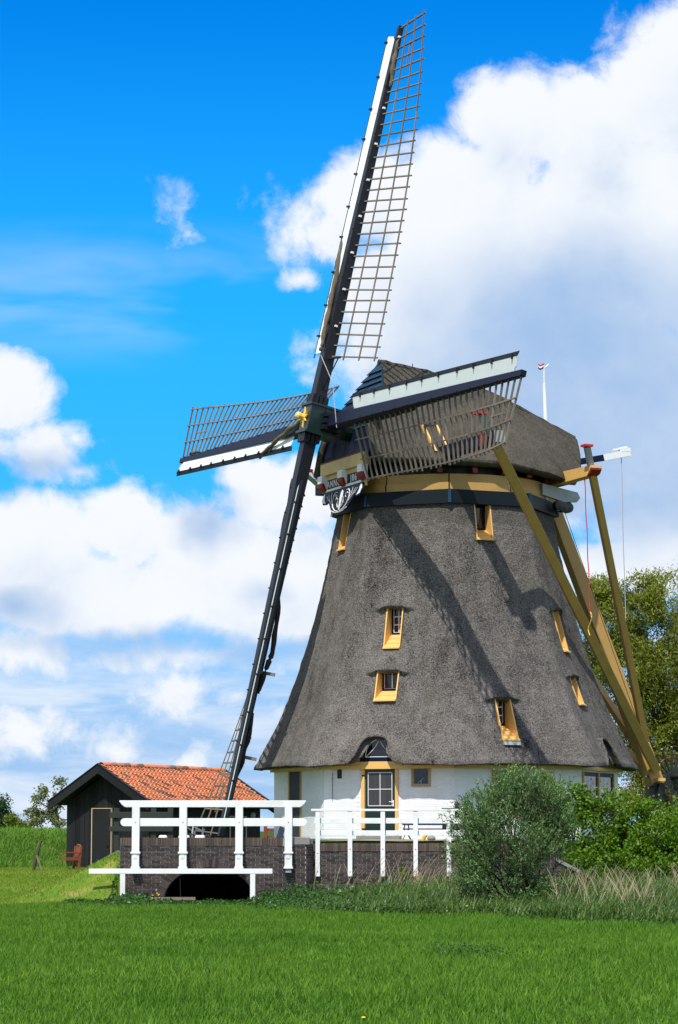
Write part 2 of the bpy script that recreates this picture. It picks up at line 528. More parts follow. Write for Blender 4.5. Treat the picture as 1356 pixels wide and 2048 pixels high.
M['slate_blue'] = paint('slate_blue_door', (.035, .050, .066), .6, .15, 3, .1, 30, .2, spec=.2)
M['rope_red'] = paint('red_rope', (.50, .012, .05), .8, .1)
M['rope_grey'] = paint('grey_rope', (.38, .38, .40), .8, .1)
M['rope_yellow'] = paint('yellow_chain', (.6, .42, .1), .6, .1)
M['bark'] = paint('bark', (.075, .058, .042), .95, .35, 4, .8, 20, .3)
M['bark_dark'] = paint('dark_bark', (.035, .03, .024), .95, .35, 4, .8, 20, .3)
M['soil'] = paint('sandy_soil', (.26, .21, .14), .95, .3, 2, .6, 20, .5, dirtcol=(.10, .09, .05))

def tile_mat():
    m, t, b, out = new_mat('clay_pantile')
    oi = t.add('ShaderNodeObjectInfo').outputs['Random']
    gi_ = t.add('ShaderNodeNewGeometry')
    rr = t.math('FRACT', t.math('ADD', oi, gi_.outputs['Random Per Island']))
    ramp = t.add('ShaderNodeValToRGB')
    e = ramp.color_ramp.elements
    e[0].position = 0; e[0].color = (.52, .18, .095, 1)
    e[1].position = 1; e[1].color = (.42, .16, .09, 1)
    for p_, c_ in ((.3, (.66, .225, .115, 1)), (.55, (.60, .21, .11, 1)), (.72, (.58, .23, .10, 1)), (.84, (.33, .14, .085, 1)), (.91, (.14, .075, .05, 1)), (.955, (.12, .12, .12, 1))):
        x = e.new(p_); x.color = c_
    t.put(ramp.inputs[0], rr)
    n = t.noise(gi_.outputs['Position'], 7, 4, .65)
    c = t.mix(t.math('MULTIPLY', t.smooth(n, .5, .78), .75), ramp.outputs[0], (.17, .11, .06))
    t.put(b.inputs['Base Color'], c)
    b.inputs['Roughness'].default_value = .8
    b.inputs['Specular IOR Level'].default_value = .25
    return m
M['tile'] = tile_mat()
def glass_mat(name, col, rough=.06):
    m, t, b, out = new_mat(name)
    b.inputs['Base Color'].default_value = (*col, 1)
    b.inputs['Roughness'].default_value = rough
    b.inputs['Specular IOR Level'].default_value = .6
    co = t.add('ShaderNodeTexCoord').outputs['Object']
    bp = t.add('ShaderNodeBump'); bp.inputs['Strength'].default_value = .08; bp.inputs['Distance'].default_value = .05
    t.put(bp.inputs['Height'], t.noise(co, 2.5, 2))
    t.put(b.inputs['Normal'], bp.outputs[0])
    return m
M['glass'] = glass_mat('dark_pane', (.008, .010, .014))
M['curtain'] = paint('curtain_behind_pane', (.05, .05, .055), .35, .9, 1, .05, 30, grain=(18, 18, .2), spec=.3)
M['water'] = glass_mat('ditch_water', (.01, .012, .008), .08)
M['lawn_soil'] = ground_mat('lawn_ground', (.026, .072, .006), (.045, .10, .008))
def dry_ground():
    t = NT(M['lawn_soil'].node_tree)
    b = [n for n in t.n if n.type == 'BSDF_PRINCIPLED'][0]
    old = b.inputs['Base Color'].links[0].from_socket
    co = t.add('ShaderNodeNewGeometry').outputs['Position']
    X, Y, Z = t.sep(co)
    wob = t.math('MULTIPLY', t.math('SUBTRACT', t.noise(co, .5, 4, .6), .5), 3.0)
    m = t.math('MULTIPLY', t.smooth(t.math('ADD', X, wob), -4.6, -5.8), t.math('MULTIPLY', t.smooth(t.math('ADD', Y, wob), 58.0, 60.5), t.smooth(Y, 90, 86)))
    dry = t.mix(t.smooth(t.noise(co, 1.1, 5, .65), .45, .7), (.09, .17, .014), (.24, .22, .055))
    t.put(b.inputs['Base Color'], t.mix(m, old, dry))
dry_ground()
M['leaf_lawn'] = leaf_mat('lawn_blade', (.026, .12, .006), (.17, .315, .028), .3, .55, .15)
M['leaf_dry'] = leaf_mat('short_dry_grass', (.085, .20, .014), (.26, .34, .045), .3, .6, .08)
M['leaf_dike'] = leaf_mat('dike_grass', (.055, .16, .018), (.19, .33, .04), .3, .6, .08)
M['leaf_nettle'] = leaf_mat('nettle_leaf', (.012, .055, .007), (.065, .17, .022), .3, .42, .35)
M['leaf_reed'] = leaf_mat('reed_blade', (.018, .065, .008), (.16, .26, .05), .35, .4, .4)
M['leaf_straw'] = leaf_mat('dry_reed_straw', (.30, .23, .14), (.56, .46, .31), .15, .8, .2)
M['leaf_bush'] = leaf_mat('willow_bush_leaf', (.018, .065, .012), (.15, .255, .07), .25, .42, .4, under=(.17, .29, .10))
M['leaf_hedge'] = leaf_mat('beech_hedge_leaf', (.026, .095, .005), (.18, .32, .014), .35, .45, .3)
M['leaf_hedge2'] = leaf_mat('young_hedge_leaf', (.045, .11, .008), (.24, .29, .02), .35, .45, .35)
M['leaf_tree'] = leaf_mat('willow_tree_leaf', (.10, .145, .014), (.36, .39, .055), .40, .5, .3)
M['leaf_small_tree'] = leaf_mat('small_tree_leaf', (.10, .13, .035), (.24, .27, .10), .3, .5, .3)
M['leaf_far'] = leaf_mat('dark_tree_leaf', (.012, .05, .014), (.04, .11, .03), .3, .5, .3)
M['flower'] = paint('yellow_petal', (.80, .55, .005), .6, .1)

# ================================================================== THE WINDMILL
YARD = 1.47
AX = Vector((3.313, 77.728, 0))
mill = thing('windmill', 'octagonal thatched windmill with white brick base and four lattice sails', 'windmill', (AX.x, AX.y, YARD - .05))
C22, S22 = math.cos(R_(22.5)), math.sin(R_(22.5))
PN = 36
PROF = [(11.75, 3.33), (11.40, 3.395), (9.823, 3.693), (8.99, 3.876), (8.175, 4.066), (7.238, 4.332), (6.257, 4.652), (5.388, 4.987), (4.722, 5.308), (3.964, 5.736), (3.64, 5.93)]
_pz = np.array([p[0] for p in PROF])[::-1]; _pr = np.array([p[1] for p in PROF])[::-1]
def RZ(z):
    return float(np.interp(z, _pz, _pr))
def RZS(z):   # smoothed profile
    return (RZ(z - .35) + 2 * RZ(z) + RZ(z + .35)) / 4 if 4.0 < z < 11.3 else RZ(z)
def AP(z):    # distance axis to face centre
    return RZS(z) * C22 * 2 ** (1 / PN)
def fdir(phi):
    return Vector((math.sin(phi), -math.cos(phi), 0)), Vector((math.cos(phi), math.sin(phi), 0))
def face_uv(phi, px, py, dist=None):
    n, t = fdir(phi); u = 0.0; z = 7.0
    for _ in range(60):
        d = AP(z) if dist is None else dist
        P = pt(px, py, (AX + n * d + t * u).y)
        z = max(1.0, min(11.7, P.z)); u = .5 * u + .5 * (P.x - AX.x - n.x * d) / t.x
    return u, z
A22 = R_(22.5)
# windows in the thatch: face angle, left px, right px, lip y, bottom y, columns, rows, hood
WIN = []
for (ph, x0, x1, yl, yb, nc, nr, hood, lead) in [
        (-A22, 771, 803, 1216, 1297, 2, 3, 1, 0), (-A22, 752, 795, 1343, 1402, 2, 1, 1, 0),
        (A22, 951, 983, 1004, 1080, 1, 1, 0, 0), (A22, 997, 1028, 1397, 1481, 2, 3, 1, 1),
        (3 * A22, 1110, 1131, 1224, 1302, 2, 2, 1, 0), (3 * A22, 1142, 1164, 1355, 1409, 2, 1, 1, 0),
        (-3 * A22, 681, 698, 1026, 1099, 1, 1, 0, 0)]:
    ym = (yl + yb) / 2
    u0, _ = face_uv(ph, x0, ym); u1, _ = face_uv(ph, x1, ym)
    xm = (x0 + x1) / 2
    _, zt = face_uv(ph, xm, yl); _, zb = face_uv(ph, xm, yb)
    if abs(ph) > R_(50): u0, u1 = (u0 + u1) / 2 - .28, (u0 + u1) / 2 + .28
    WIN.append((ph, u0, u1, zb, zt, nc, nr, hood, lead))
EAVE = 3.64
# arched hoods in the eave over the two doors: face, centre u, half width, height
ARCH = []
ua, _ = face_uv(-A22, 747, 1505)
ARCH.append((-A22, ua, .47, .80))
ub, _ = face_uv(3 * A22, 1218, 1505)
ARCH.append((3 * A22, ub - .05, .42, .78))

def arch_h(du, hw, hh):
    x = abs(du) / hw
    if x < 1: return hh * (1 - .10 * x ** 2 - .42 * x ** 6)
    if x < 1.75: return hh * .48 * (1 - (x - 1) / .75) ** 2.2
    return 0.0

def body_mesh():
    mb = MB()
    rows = []
    zs = list(np.arange(11.52, EAVE, -.042)) + [EAVE]
    cols = []                                   # (face index phi, fraction -1..1)
    faces = [(-3 * A22, 84), (-A22, 96), (A22, 96), (3 * A22, 84), (5 * A22, 16), (7 * A22, 16), (9 * A22, 16), (11 * A22, 16)]
    for ph, nc in faces:
        for k in range(nc):
            cols.append((ph, -1 + 2 * k / nc))
    ncol = len(cols)
    U_ = np.zeros((len(zs), ncol)); keep = np.ones((len(zs), ncol), bool)
    for i, z_row in enumerate(zs):
        row = []
        for j, (ph, fr) in enumerate(cols):
            th_rel = math.atan(fr * math.tan(A22))
            z = z_row; ah = 0.0
            for (wp, uc, hw, hh) in ARCH:
                if wp == ph and z_row < EAVE + 1.6:
                    ah = arch_h(AP(EAVE + .4) * math.tan(th_rel) - uc, hw, hh)
                    z = EAVE + ah + (z_row - EAVE) * (1.6 - ah) / 1.6
            R = RZS(z); Ra = R * C22 * 2 ** (1 / PN)
            th = ph + th_rel
            c0 = math.cos(th_rel); c1 = math.cos(abs(th_rel) - 2 * A22)
            rad = Ra / (c0 ** PN + c1 ** PN) ** (1 / PN)
            u = rad * math.sin(th_rel)
            # rounded ridges on the hips, wavy surface
            e = (A22 - abs(th_rel))
            rad += .045 * math.exp(-(e / .05) ** 2) * min(1, max(0, (9.8 - z) / 3))
            P = Vector((math.sin(th) * rad, -math.cos(th) * rad, z))
            rad += .030 * noise.noise(P * .9) + .016 * noise.noise(P * 2.7 + Vector((7, 3, 1))) + .010 * noise.noise(P * 8.1)
            dz = 0.0
            for (wp, u0, u1, zb, zt, nc_, nr_, hood, lead) in WIN:
                if wp != ph or z < zb - .6 or z > zt + 1.6: continue
                uc = (u0 + u1) / 2; hw = (u1 - u0) / 2; du = abs(u - uc)
                if hood:
                    wing = max(0.0, min(1.0, (hw + .46 - du) / .40)); wing = wing * wing * (3 - 2 * wing)
                    lip = zt - .10 * (du / (hw + .4)) ** 2
                    if z >= lip: rad += .15 * wing * math.exp(-((z - lip) / .55) ** 1.3)
                    elif z > zb: rad -= .02 * wing * math.exp(-((lip - z) / .22))
                if du < hw + .012 and zb + .02 < z < zt + .02: keep[i, j] = False
                if du < hw + .1 and zb - .55 < z <= zb: rad -= .035 * (1 - (zb - z) / .55)
            for (wp, uc, hw, hh) in ARCH:
                if wp != ph: continue
                h = ah
                top = EAVE + h
                du = abs(u - uc)
                wing = max(0.0, min(1.0, (hw * 1.9 - du) / (hw * .9)))
                if z >= top and z < EAVE + 2.0: rad += .10 * wing * math.exp(-((z - top) / .38) ** 2)
            # soft thick lip of the eave
            if z_row < EAVE + .16: rad += .02 - .05 * ((EAVE + .16 - z_row) / .16) ** 2
            zz = z + (.012 * noise.noise(P * 3.1) if z_row < EAVE + .1 else 0) - (.05 * math.exp(-(e / .12) ** 2) if z_row < EAVE + .3 else 0)
            row.append(AX + Vector((math.sin(th) * rad, -math.cos(th) * rad, zz)))
        rows.append(row)
    for r in rows: mb.v += r
    for i in range(len(zs) - 1):
        for j in range(ncol):
            j2 = (j + 1) % ncol
            if keep[i, j] and keep[i + 1, j] and keep[i, j2] and keep[i + 1, j2]:
                mb.f.append((i * ncol + j, (i + 1) * ncol + j, (i + 1) * ncol + j2, i * ncol + j2))
    return mb
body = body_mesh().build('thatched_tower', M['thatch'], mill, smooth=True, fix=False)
sm = body.modifiers.new('thickness', 'SOLIDIFY'); sm.thickness = .26; sm.offset = -1
body['label'] = 'grey reed thatch sweeping out from the collar to the eaves'

def make_window(spec):
    ph, u0, u1, zb, zt, nc, nr, hood, lead = spec
    n, t = fdir(ph)
    def Q(d, u, z): return AX + n * d + t * u + Vector((0, 0, z))
    d0 = AP(zt) - .27
    w = u1 - u0; jw = .038
    zg = zb + (.37 if hood else .30) * (zt - zb)
    mb = MB()
    for uu in (u0 - .012, u1 - jw + .012):
        mb.prism([Q(d0 - .12, uu, zt + .06), Q(AP(zt) + .0, uu, zt + .06), Q(AP(zb) + .012, uu, zb - .01), Q(d0 - .12, uu, zb - .01)], t * jw)
    win = mb.build('window', M['yellow'], mill)
    # stepped sill boards
    steps = 3 if hood and nr > 1 else 2
    dA, dB = d0 + .01, AP(zb) + .05
    for k in range(steps):
        f0, f1 = k / steps, (k + 1) / steps
        da, db = dA + (dB - dA) * f0, dA + (dB - dA) * f1
        za, zc = zg + (zb - zg) * f0, zg + (zb - zg) * f1
        e = .004 if k < steps - 1 else .045
        MB().prism([Q(da - .03, u0 + jw - e, za + .002), Q(da + .03, u0 + jw - e, za - .008), Q(db + .02, u0 + jw - e, zc + .03), Q(db + .02, u0 + jw - e, zc - .006), Q(da - .03, u0 + jw - e, zc - .006)],
                   t * (w - 2 * jw + 2 * e)).build('sill', M['yellow'], win)
    if lead:
        MB().prism([Q(dB - .05, u0 - .01, zb - .012), Q(dB + .03, u0 - .01, zb - .03), Q(dB + .07, u0 - .01, zb - .13), Q(dB - .02, u0 - .01, zb - .13)], t * (w + .02)).build('lead_apron', M['grey_paint'], win)
    # sash, panes, glazing bars
    s0, s1 = u0 + jw, u1 - jw
    fr = .05
    mb = MB()
    mb.box(Q(d0 - .03, (s0 + s1) / 2, zg + .03), t * ((s1 - s0) / 2), n * .03, Vector((0, 0, .03)))
    mb.box(Q(d0 - .03, s0 + fr / 2, (zg + zt) / 2), t * (fr / 2), n * .028, Vector((0, 0, (zt - zg) / 2)))
    mb.box(Q(d0 - .03, s1 - fr / 2, (zg + zt) / 2), t * (fr / 2), n * .028, Vector((0, 0, (zt - zg) / 2)))
    mb.build('sash', M['navy'], win)
    g0, g1, h0, h1 = s0 + fr, s1 - fr, zg + .06, zt
    for c in range(nc):
        for r in range(nr):
            a0, a1 = g0 + (g1 - g0) * c / nc, g0 + (g1 - g0) * (c + 1) / nc
            b0, b1 = h0 + (h1 - h0) * r / nr, h0 + (h1 - h0) * (r + 1) / nr
            MB().box(Q(d0 - .05, (a0 + a1) / 2, (b0 + b1) / 2), t * ((a1 - a0) / 2), n * .006, Vector((0, 0, (b1 - b0) / 2))).build('pane', M['glass'], win)
    if nc > 1 or nr > 1:
        mb = MB()
        for c in range(nc + 1):
            x = g0 + (g1 - g0) * c / nc
            mb.box(Q(d0 - .035, x, (h0 + h1) / 2), t * .016, n * .012, Vector((0, 0, (h1 - h0) / 2)))
        for r in range(nr + 1):
            z = h0 + (h1 - h0) * r / nr
            mb.box(Q(d0 - .034, (g0 + g1) / 2, z), t * ((g1 - g0) / 2), n * .0125, Vector((0, 0, .016)))
        mb.build('glazing_bar', M['white'], win)
    MB().box(Q((d0 + AP(zt)) / 2 - .02, (u0 + u1) / 2, zt + .05), t * (w / 2 + .02), n * (.20), Vector((0, 0, .03))).build('soffit', M['iron'], win)
for s in WIN: make_window(s)

# ------------------------------------------------------------------ white brick base
RW = 5.32
APW = RW * C22
mb = MB()
ring0 = [AX + Vector((math.sin(2 * A22 * k) * (RW - .006), -math.cos(2 * A22 * k) * (RW - .006), 1.0)) for k in range(8)]
mb.prism(ring0, (0, 0, 3.4))
base_wall = mb.build('base_wall', M['whitewash_joint'], mill)
def wall_spot(ph, px, py): return face_uv(ph, px, py, APW)
OPEN = []   # (ph,u0,u1,z0,z1)
du0, dz1 = wall_spot(-A22, 723, 1533); du1, dz0 = wall_spot(-A22, 797, 1668)
OPEN.append((-A22, du0, du1, YARD + .10, 4.3))
w1u0, w1z1 = wall_spot(-A22, 823, 1532); w1u1, w1z0 = wall_spot(-A22, 861, 1573)
OPEN.append((-A22, w1u0, w1u1, w1z0, w1z1 + .1))
v0, vz1 = wall_spot(-A22, 674.5, 1538); v1, vz0 = wall_spot(-A22, 683.5, 1557)
OPEN.append((-A22, v0, v1, vz0, vz1))
l0, _ = wall_spot(-3 * A22, 580, 1600); l1, _ = wall_spot(-3 * A22, 602, 1600)
OPEN.append((-3 * A22, l0, l1, YARD + .02, 4.3))
r0, _ = wall_spot(A22, 984, 1570); r1, _ = wall_spot(A22, 1046, 1570)
OPEN.append((A22, r0, r1, 2.25, 4.3))
q0, _ = wall_spot(3 * A22, 1164, 1570); q1, _ = wall_spot(3 * A22, 1226, 1570)
OPEN.append((3 * A22, q0, q1, 2.3, 4.3))
BW, BH, JT = .222, .066, .007
brick_me = MB().box((0, 0, 0), (BW - JT) / 2, .03, (BH - JT) / 2).mesh('white_brick'); brick_me.materials.append(M['whitewash'])
half_me = MB().box((0, 0, 0), (BW / 2 - JT) / 2, .03, (BH - JT) / 2).mesh('white_half_brick'); half_me.materials.append(M['whitewash'])
slots = []
for pri, ph in ((1, -A22), (2, A22), (3, -3 * A22), (4, 3 * A22)):
    n, t = fdir(ph)
    th = RW * S22
    for r in range(int((3.80 - 1.30) / BH)):
        z = 1.30 + (r + .5) * BH
        u = -th + (.5 * BW if r % 2 else .25 * BW) * 1.0
        while u < th - .04:
            full = r % 2 == 0
            x = u
            hw = BW / 2
            if x + hw > th - .01: x = th - hw - .01
            if x - hw < -th + .01: x = -th + hw + .01
            ok = not any(o[0] == ph and o[1] - hw < x < o[2] + hw and o[3] - BH / 2 < z < o[4] + BH / 2 for o in OPEN)
            if ok: slots.append((pri, -z, ph, x, z))
            u += BW
slots.sort(key=lambda s: (s[0] if s[0] > 2 else 1, s[1]))
stuff = MB()
for i, (pri, _, ph, u, z) in enumerate(slots):
    n, t = fdir(ph)
    pr = -.0265 + random.uniform(-.002, .002)
    P = AX + n * (APW + pr) + t * u + Vector((0, 0, z))
    if i < 300:
        link('brick', brick_me, base_wall, Matrix.Translation(P) @ Matrix.Rotation(ph, 4, 'Z'))
    else:
        stuff.box(P, t * ((BW - JT) / 2), n * .03, Vector((0, 0, (BH - JT) / 2)))
stuff.build('brickwork', M['whitewash'], base_wall, kind='stuff', fix=False)
# yellow board under the thatch
mb = MB()
for k in range(8):
    ph = A22 * (2 * k + 1)
    n, t = fdir(ph)
    mb.box(AX + n * (APW + .09) + Vector((0, 0, 3.565)), t * ((APW + .09) * math.tan(A22) - .002), n * .03, Vector((0, 0, .05)))
mb.build('eave_board', M['yellow'], mill)

def wq(ph, d, u, z):
    n, t = fdir(ph)
    return AX + n * (APW + d) + t * u + Vector((0, 0, z))
def wbox(mb, ph, u0, u1, z0, z1, d0, d1):
    n, t = fdir(ph)
    return mb.box(wq(ph, (d0 + d1) / 2, (u0 + u1) / 2, (z0 + z1) / 2), t * abs(u1 - u0) * .5, n * abs(d1 - d0) * .5, Vector((0, 0, abs(z1 - z0) / 2)))
# ---- main door with fanlight
ph = -A22
ztop = 3.53; zbot = YARD + .15
df0, df1 = du0 + .0, du1
door = wbox(MB(), ph, df0 + .115, df1 - .095, zbot, ztop, -.10, .0).build('door', M['greenblack'], mill, label='dark green front door with four panes')
mb = MB()
wbox(mb, ph, df0, df0 + .11, zbot - .05, ztop + .002, -.1, .045)
wbox(mb, ph, df1 - .09, df1, zbot - .05, ztop + .002, -.1, .045)
mb.build('door_frame', M['yellow'], door)
wbox(MB(), ph, df0 - .42, df1 + .16, ztop + .004, ztop + .20, -.1, .10).build('door_lintel', M['yellow'], door, bevel=.01)
gl0, gl1 = df0 + .115 + .10, df1 - .095 - .10
zA, zB = 2.45, ztop - .12
mb = MB()
for c in range(2):
    for r in range(2):
        a0, a1 = gl0 + (gl1 - gl0) * c / 2, gl0 + (gl1 - gl0) * (c + 1) / 2
        b0, b1 = zA + (zB - zA) * r / 2, zA + (zB - zA) * (r + 1) / 2
        wbox(MB(), ph, a0 + .004, a1 - .004, b0, b1, -.02, .006).build('pane', M['curtain'], door)
for c in range(3):
    x = gl0 + (gl1 - gl0) * c / 2
    wbox(mb, ph, x - .009, x + .009, zA, zB, -.01, .016)
for r in range(3):
    z = zA + (zB - zA) * r / 2
    wbox(mb, ph, gl0, gl1, z - .009, z + .009, -.01, .0165)
mb.build('glazing_bar', M['white'], door)
for z in (2.02, 1.80, 2.2):
    wbox(MB(), ph, gl0 - .05, gl1 + .05, z - .08, z + .08, -.01, .012 + .002 * z).build('door_panel', M['greenblack'], door, bevel=.008)
mb = MB(); wbox(mb, ph, df1 - .175, df1 - .135, zA - .02, zA + .16, 0, .02)
mb.tube([wq(ph, .05, df1 - .155, zA + .11), wq(ph, .05, df1 - .27, zA + .115)], .011)
mb.build('door_handle', M['white'], door)
mb = MB()
for z in (1.75, 3.3): wbox(mb, ph, df0 + .03, df0 + .2, z, z + .05, .0, .05)
mb.build('hinge', M['iron'], door)
wbox(MB(), ph, df0 - .1, df1 + .1, YARD - .05, zbot - .04, -.1, .18).build('door_step', M['concrete'], door)
# fanlight
zf0 = ztop + .20
fan = wbox(MB(), ph, df0 - .02, df1 + .05, zf0, zf0 + .13, -.1, .07).build('fanlight', M['navy'], mill)
uc = (df0 + df1) / 2 + .02
def arc_pts(rw, rh, d, z0, nseg=14): return [wq(ph, d, uc + rw * math.cos(math.pi * k / nseg), z0 + rh * math.sin(math.pi * k / nseg)) for k in range(nseg + 1)]
n_, t_ = fdir(ph)
MB().prism(arc_pts(.80, .86, -.02, zf0 - .02), n_ * .05).build('fan_board', M['yellow'], fan)
MB().prism(arc_pts(.53, .62, -.02, zf0 + .10), n_ * .07).build('fan_surround', M['navy'], fan)
MB().prism(arc_pts(.45, .53, -.02, zf0 + .13), n_ * .09).build('pane', M['glass'], fan)
mb = MB()
mb.tube(arc_pts(.44, .52, .075, zf0 + .13), .013, 4)
for sgn in (-1, 1):
    mb.tube([wq(ph, .075, uc + sgn * (-.44 + .44 * math.sin(k / 8 * 1.2)), zf0 + .13 + .46 * k / 8) for k in range(9)], .013, 4)
mb.tube([wq(ph, .075, uc - .44, zf0 + .135), wq(ph, .075, uc + .44, zf0 + .135)], .013, 4)
mb.build('tracery', M['white'], fan)
# ---- small window beside the door
win = MB()
fw = .05
for (a, b, c, d) in ((w1u0, w1u1, w1z0, w1z0 + fw), (w1u0, w1u0 + fw, w1z0 + fw, w1z1), (w1u1 - fw, w1u1, w1z0 + fw, w1z1), (w1u0, w1u1, w1z1, w1z1 + .06)):
    wbox(win, ph, a, b, c, d, -.08, .03)
win = win.build('window', M['beam_yellow'], mill, label='small square window beside the front door')
wbox(MB(), ph, w1u0 + fw, w1u1 - fw, w1z0 + fw, w1z1, -.06, .0).build('pane', M['glass'], win)
mb = MB()
for a, b in ((w1u0 + fw, w1u0 + fw + .03), (w1u1 - fw - .02, w1u1 - fw)): wbox(mb, ph, a, b, w1z0 + fw, w1z1, -.05, .008)
wbox(mb, ph, w1u0 + fw, w1u1 - fw, w1z0 + fw, w1z0 + fw + .03, -.05, .009)
mb.build('sash', M['grey_paint'], win)
mb = MB(); xm_ = (w1u0 + w1u1) / 2
mb.tube([wq(ph, .006, xm_ - .10, w1z0 + .10), wq(ph, .006, xm_ + .1, w1z0 + .25)], .012, 4); mb.tube([wq(ph, .006, xm_, w1z0 + .08), wq(ph, .006, xm_ + .01, w1z0 + .2)], .02, 4)
mb.build('ornament', M['grey_paint'], win)
wbox(MB(), ph, v0, v1, vz0, vz1, -.05, .0).build('vent_slot', M['iron'], mill)
MB().tube([wq(ph, .02, v0 - .14, 3.42), wq(ph, .02, v0 - .14, 2.6)], .008, 4).build('lightning_wire', M['iron'], mill)
# ---- left door
ph = -3 * A22
ld = wbox(MB(), ph, l0 + .05, l1 - .03, YARD + .08, 3.5, -.06, -.005).build('door', M['slate_blue'], mill, label='dark blue boarded side door under the left eave')
for k in range(7):
    a = l0 + .05 + (l1 - l0 - .08) * k / 7
    wbox(MB(), ph, a + .006, a + (l1 - l0 - .08) / 7 - .006, YARD + .1, 3.48, -.02, .02).build('board', M['slate_blue'], ld)
mb = MB(); wbox(mb, ph, l0 - .05, l0 + .05, YARD + .02, 3.5, -.05, .05); wbox(mb, ph, l1 - .03, l1 + .02, YARD + .02, 3.5, -.05, .03)
mb.build('door_frame', M['beam_yellow'], ld)
# ---- windows right side
for (ph, a0, a1, z0) in ((A22, r0, r1, 2.28), (3 * A22, q0, q1, 2.3)):
    z1 = 3.46
    mb = MB()
    wbox(mb, ph, a0, a0 + .09, z0, z1, -.08, .05); wbox(mb, ph, a1 - .09, a1, z0, z1, -.08, .05)
    wbox(mb, ph, a0 + .09, a1 - .09, z0, z0 + .08, -.08, .055)
    if ph > R_(40): wbox(mb, ph, (a0 + a1) / 2 - .06, (a0 + a1) / 2 + .06, z0 + .08, z1, -.08, .048)
    win = mb.build('window', M['beam_yellow'], mill)
    mb = MB()
    wbox(mb, ph, a0 + .09, a0 + .22, z0 + .08, z1, -.06, .01); wbox(mb, ph, a1 - .22, a1 - .09, z0 + .08, z1, -.06, .01)
    wbox(mb, ph, a0 + .22, a1 - .22, z1 - .12, z1, -.06, .011)
    mb.build('sash', M['navy'], win)
    mb = MB()
    for c in range(2):
        for r in range(3):
            x0, x1 = a0 + .22 + (a1 - a0 - .44) * c / 2, a0 + .22 + (a1 - a0 - .44) * (c + 1) / 2
            y0, y1 = z0 + .08 + (z1 - z0 - .2) * r / 3, z0 + .08 + (z1 - z0 - .2) * (r + 1) / 3
            wbox(MB(), ph, x0, x1, y0, y1, -.06, .0).build('pane', M['glass'], win)
            wbox(mb, ph, x0 - .012, x0 + .012, y0, y1, -.03, .008)
            wbox(mb, ph, x0, x1, y0 - .012, y0 + .012, -.03, .009)
    mb.build('glazing_bar', M['white'], win)

# ------------------------------------------------------------------ collar and curb under the cap
for k in range(8):
    ph = A22 * (2 * k + 1)
    n, t = fdir(ph)
    zt_, zb_ = 11.90, 11.47
    ra, rb = 3.50 * C22, 3.55 * C22
    th = math.tan(A22) - .004
    MB().box8([AX + n * rb - t * rb * th + Vector((0, 0, zb_)), AX + n * rb + t * rb * th + Vector((0, 0, zb_)), AX + n * (rb - .3) + t * (rb - .3) * th + Vector((0, 0, zb_)), AX + n * (rb - .3) - t * (rb - .3) * th + Vector((0, 0, zb_)),
               AX + n * ra - t * ra * th + Vector((0, 0, zt_)), AX + n * ra + t * ra * th + Vector((0, 0, zt_)), AX + n * (ra - .3) + t * (ra - .3) * th + Vector((0, 0, zt_)), AX + n * (ra - .3) - t * (ra - .3) * th + Vector((0, 0, zt_))]).build('collar_board', M['darkteal'], mill, bevel=.008)
    a = AX + Vector((math.sin(2 * A22 * k), -math.cos(2 * A22 * k), 0)) * 3.515; b = AX + Vector((math.sin(2 * A22 * k), -math.cos(2 * A22 * k), 0)) * 3.565
    MB().beam(a + Vector((0, 0, 11.90)), b + Vector((0, 0, 11.48)), .09, .03, up=Vector((math.sin(2 * A22 * k), -math.cos(2 * A22 * k), .7))).build('collar_strip', M['teal'], mill)
NSEG = 10
for k in range(NSEG):
    rows = []
    a0 = 2 * math.pi * k / NSEG + .006; a1 = 2 * math.pi * (k + 1) / NSEG - .006
    for (r, z) in ((2.9, 11.84), (3.23 - .012 * (k % 2), 11.84), (3.23 - .012 * (k % 2), 12.14), (3.17, 12.15), (3.17, 12.40), (2.9, 12.40)):
        rows.append([AX + Vector((math.sin(a0 + (a1 - a0) * j / 8) * r, -math.cos(a0 + (a1 - a0) * j / 8) * r, z)) for j in range(9)])
    MB().grid(rows).build('curb_board', M['beam_yellow'], mill)
mb = MB(); mb.lathe(AX, [(2.95, 12.2), (2.95, 12.75), (.1, 12.75)], 32); mb.build('gap_shade_drum', M['iron'], mill)  # black drum added to paint the shade in the gap under the cap

# ------------------------------------------------------------------ cap; a = forward along the windshaft, b = to the side nearest the camera
AZ = R_(65.81); TLT = R_(12.17); PHI = R_(2.70)
nH = Vector((-math.sin(AZ), -math.cos(AZ), 0)); hH = Vector((math.cos(AZ), -math.sin(AZ), 0)); ZU = Vector((0, 0, 1))
def CP(a, b, z): return AX + nH * a + hH * b + ZU * z
ridge_a = [2.25, .49, -1.72, -2.53, -3.6, -4.75]; ridge_z = [16.16, 15.93, 15.40, 15.08, 14.62, 14.15]
def ridge(a): return float(np.interp(-a, [-x for x in ridge_a], ridge_z))
def cap_half(a):      # half width at the eave
    return float(np.interp(-a, [-3.6, -2.6, -1.2, 0, 1.2, 2.3, 3.1, 3.9], [2.05, 2.75, 3.35, 3.50, 3.35, 2.85, 2.3, 1.75]))
def cap_eave(a):
    return float(np.interp(-a, [-3.6, 0, 3.9], [12.78, 12.68, 12.40]))
cap_rows = []
NU, NV = 110, 96
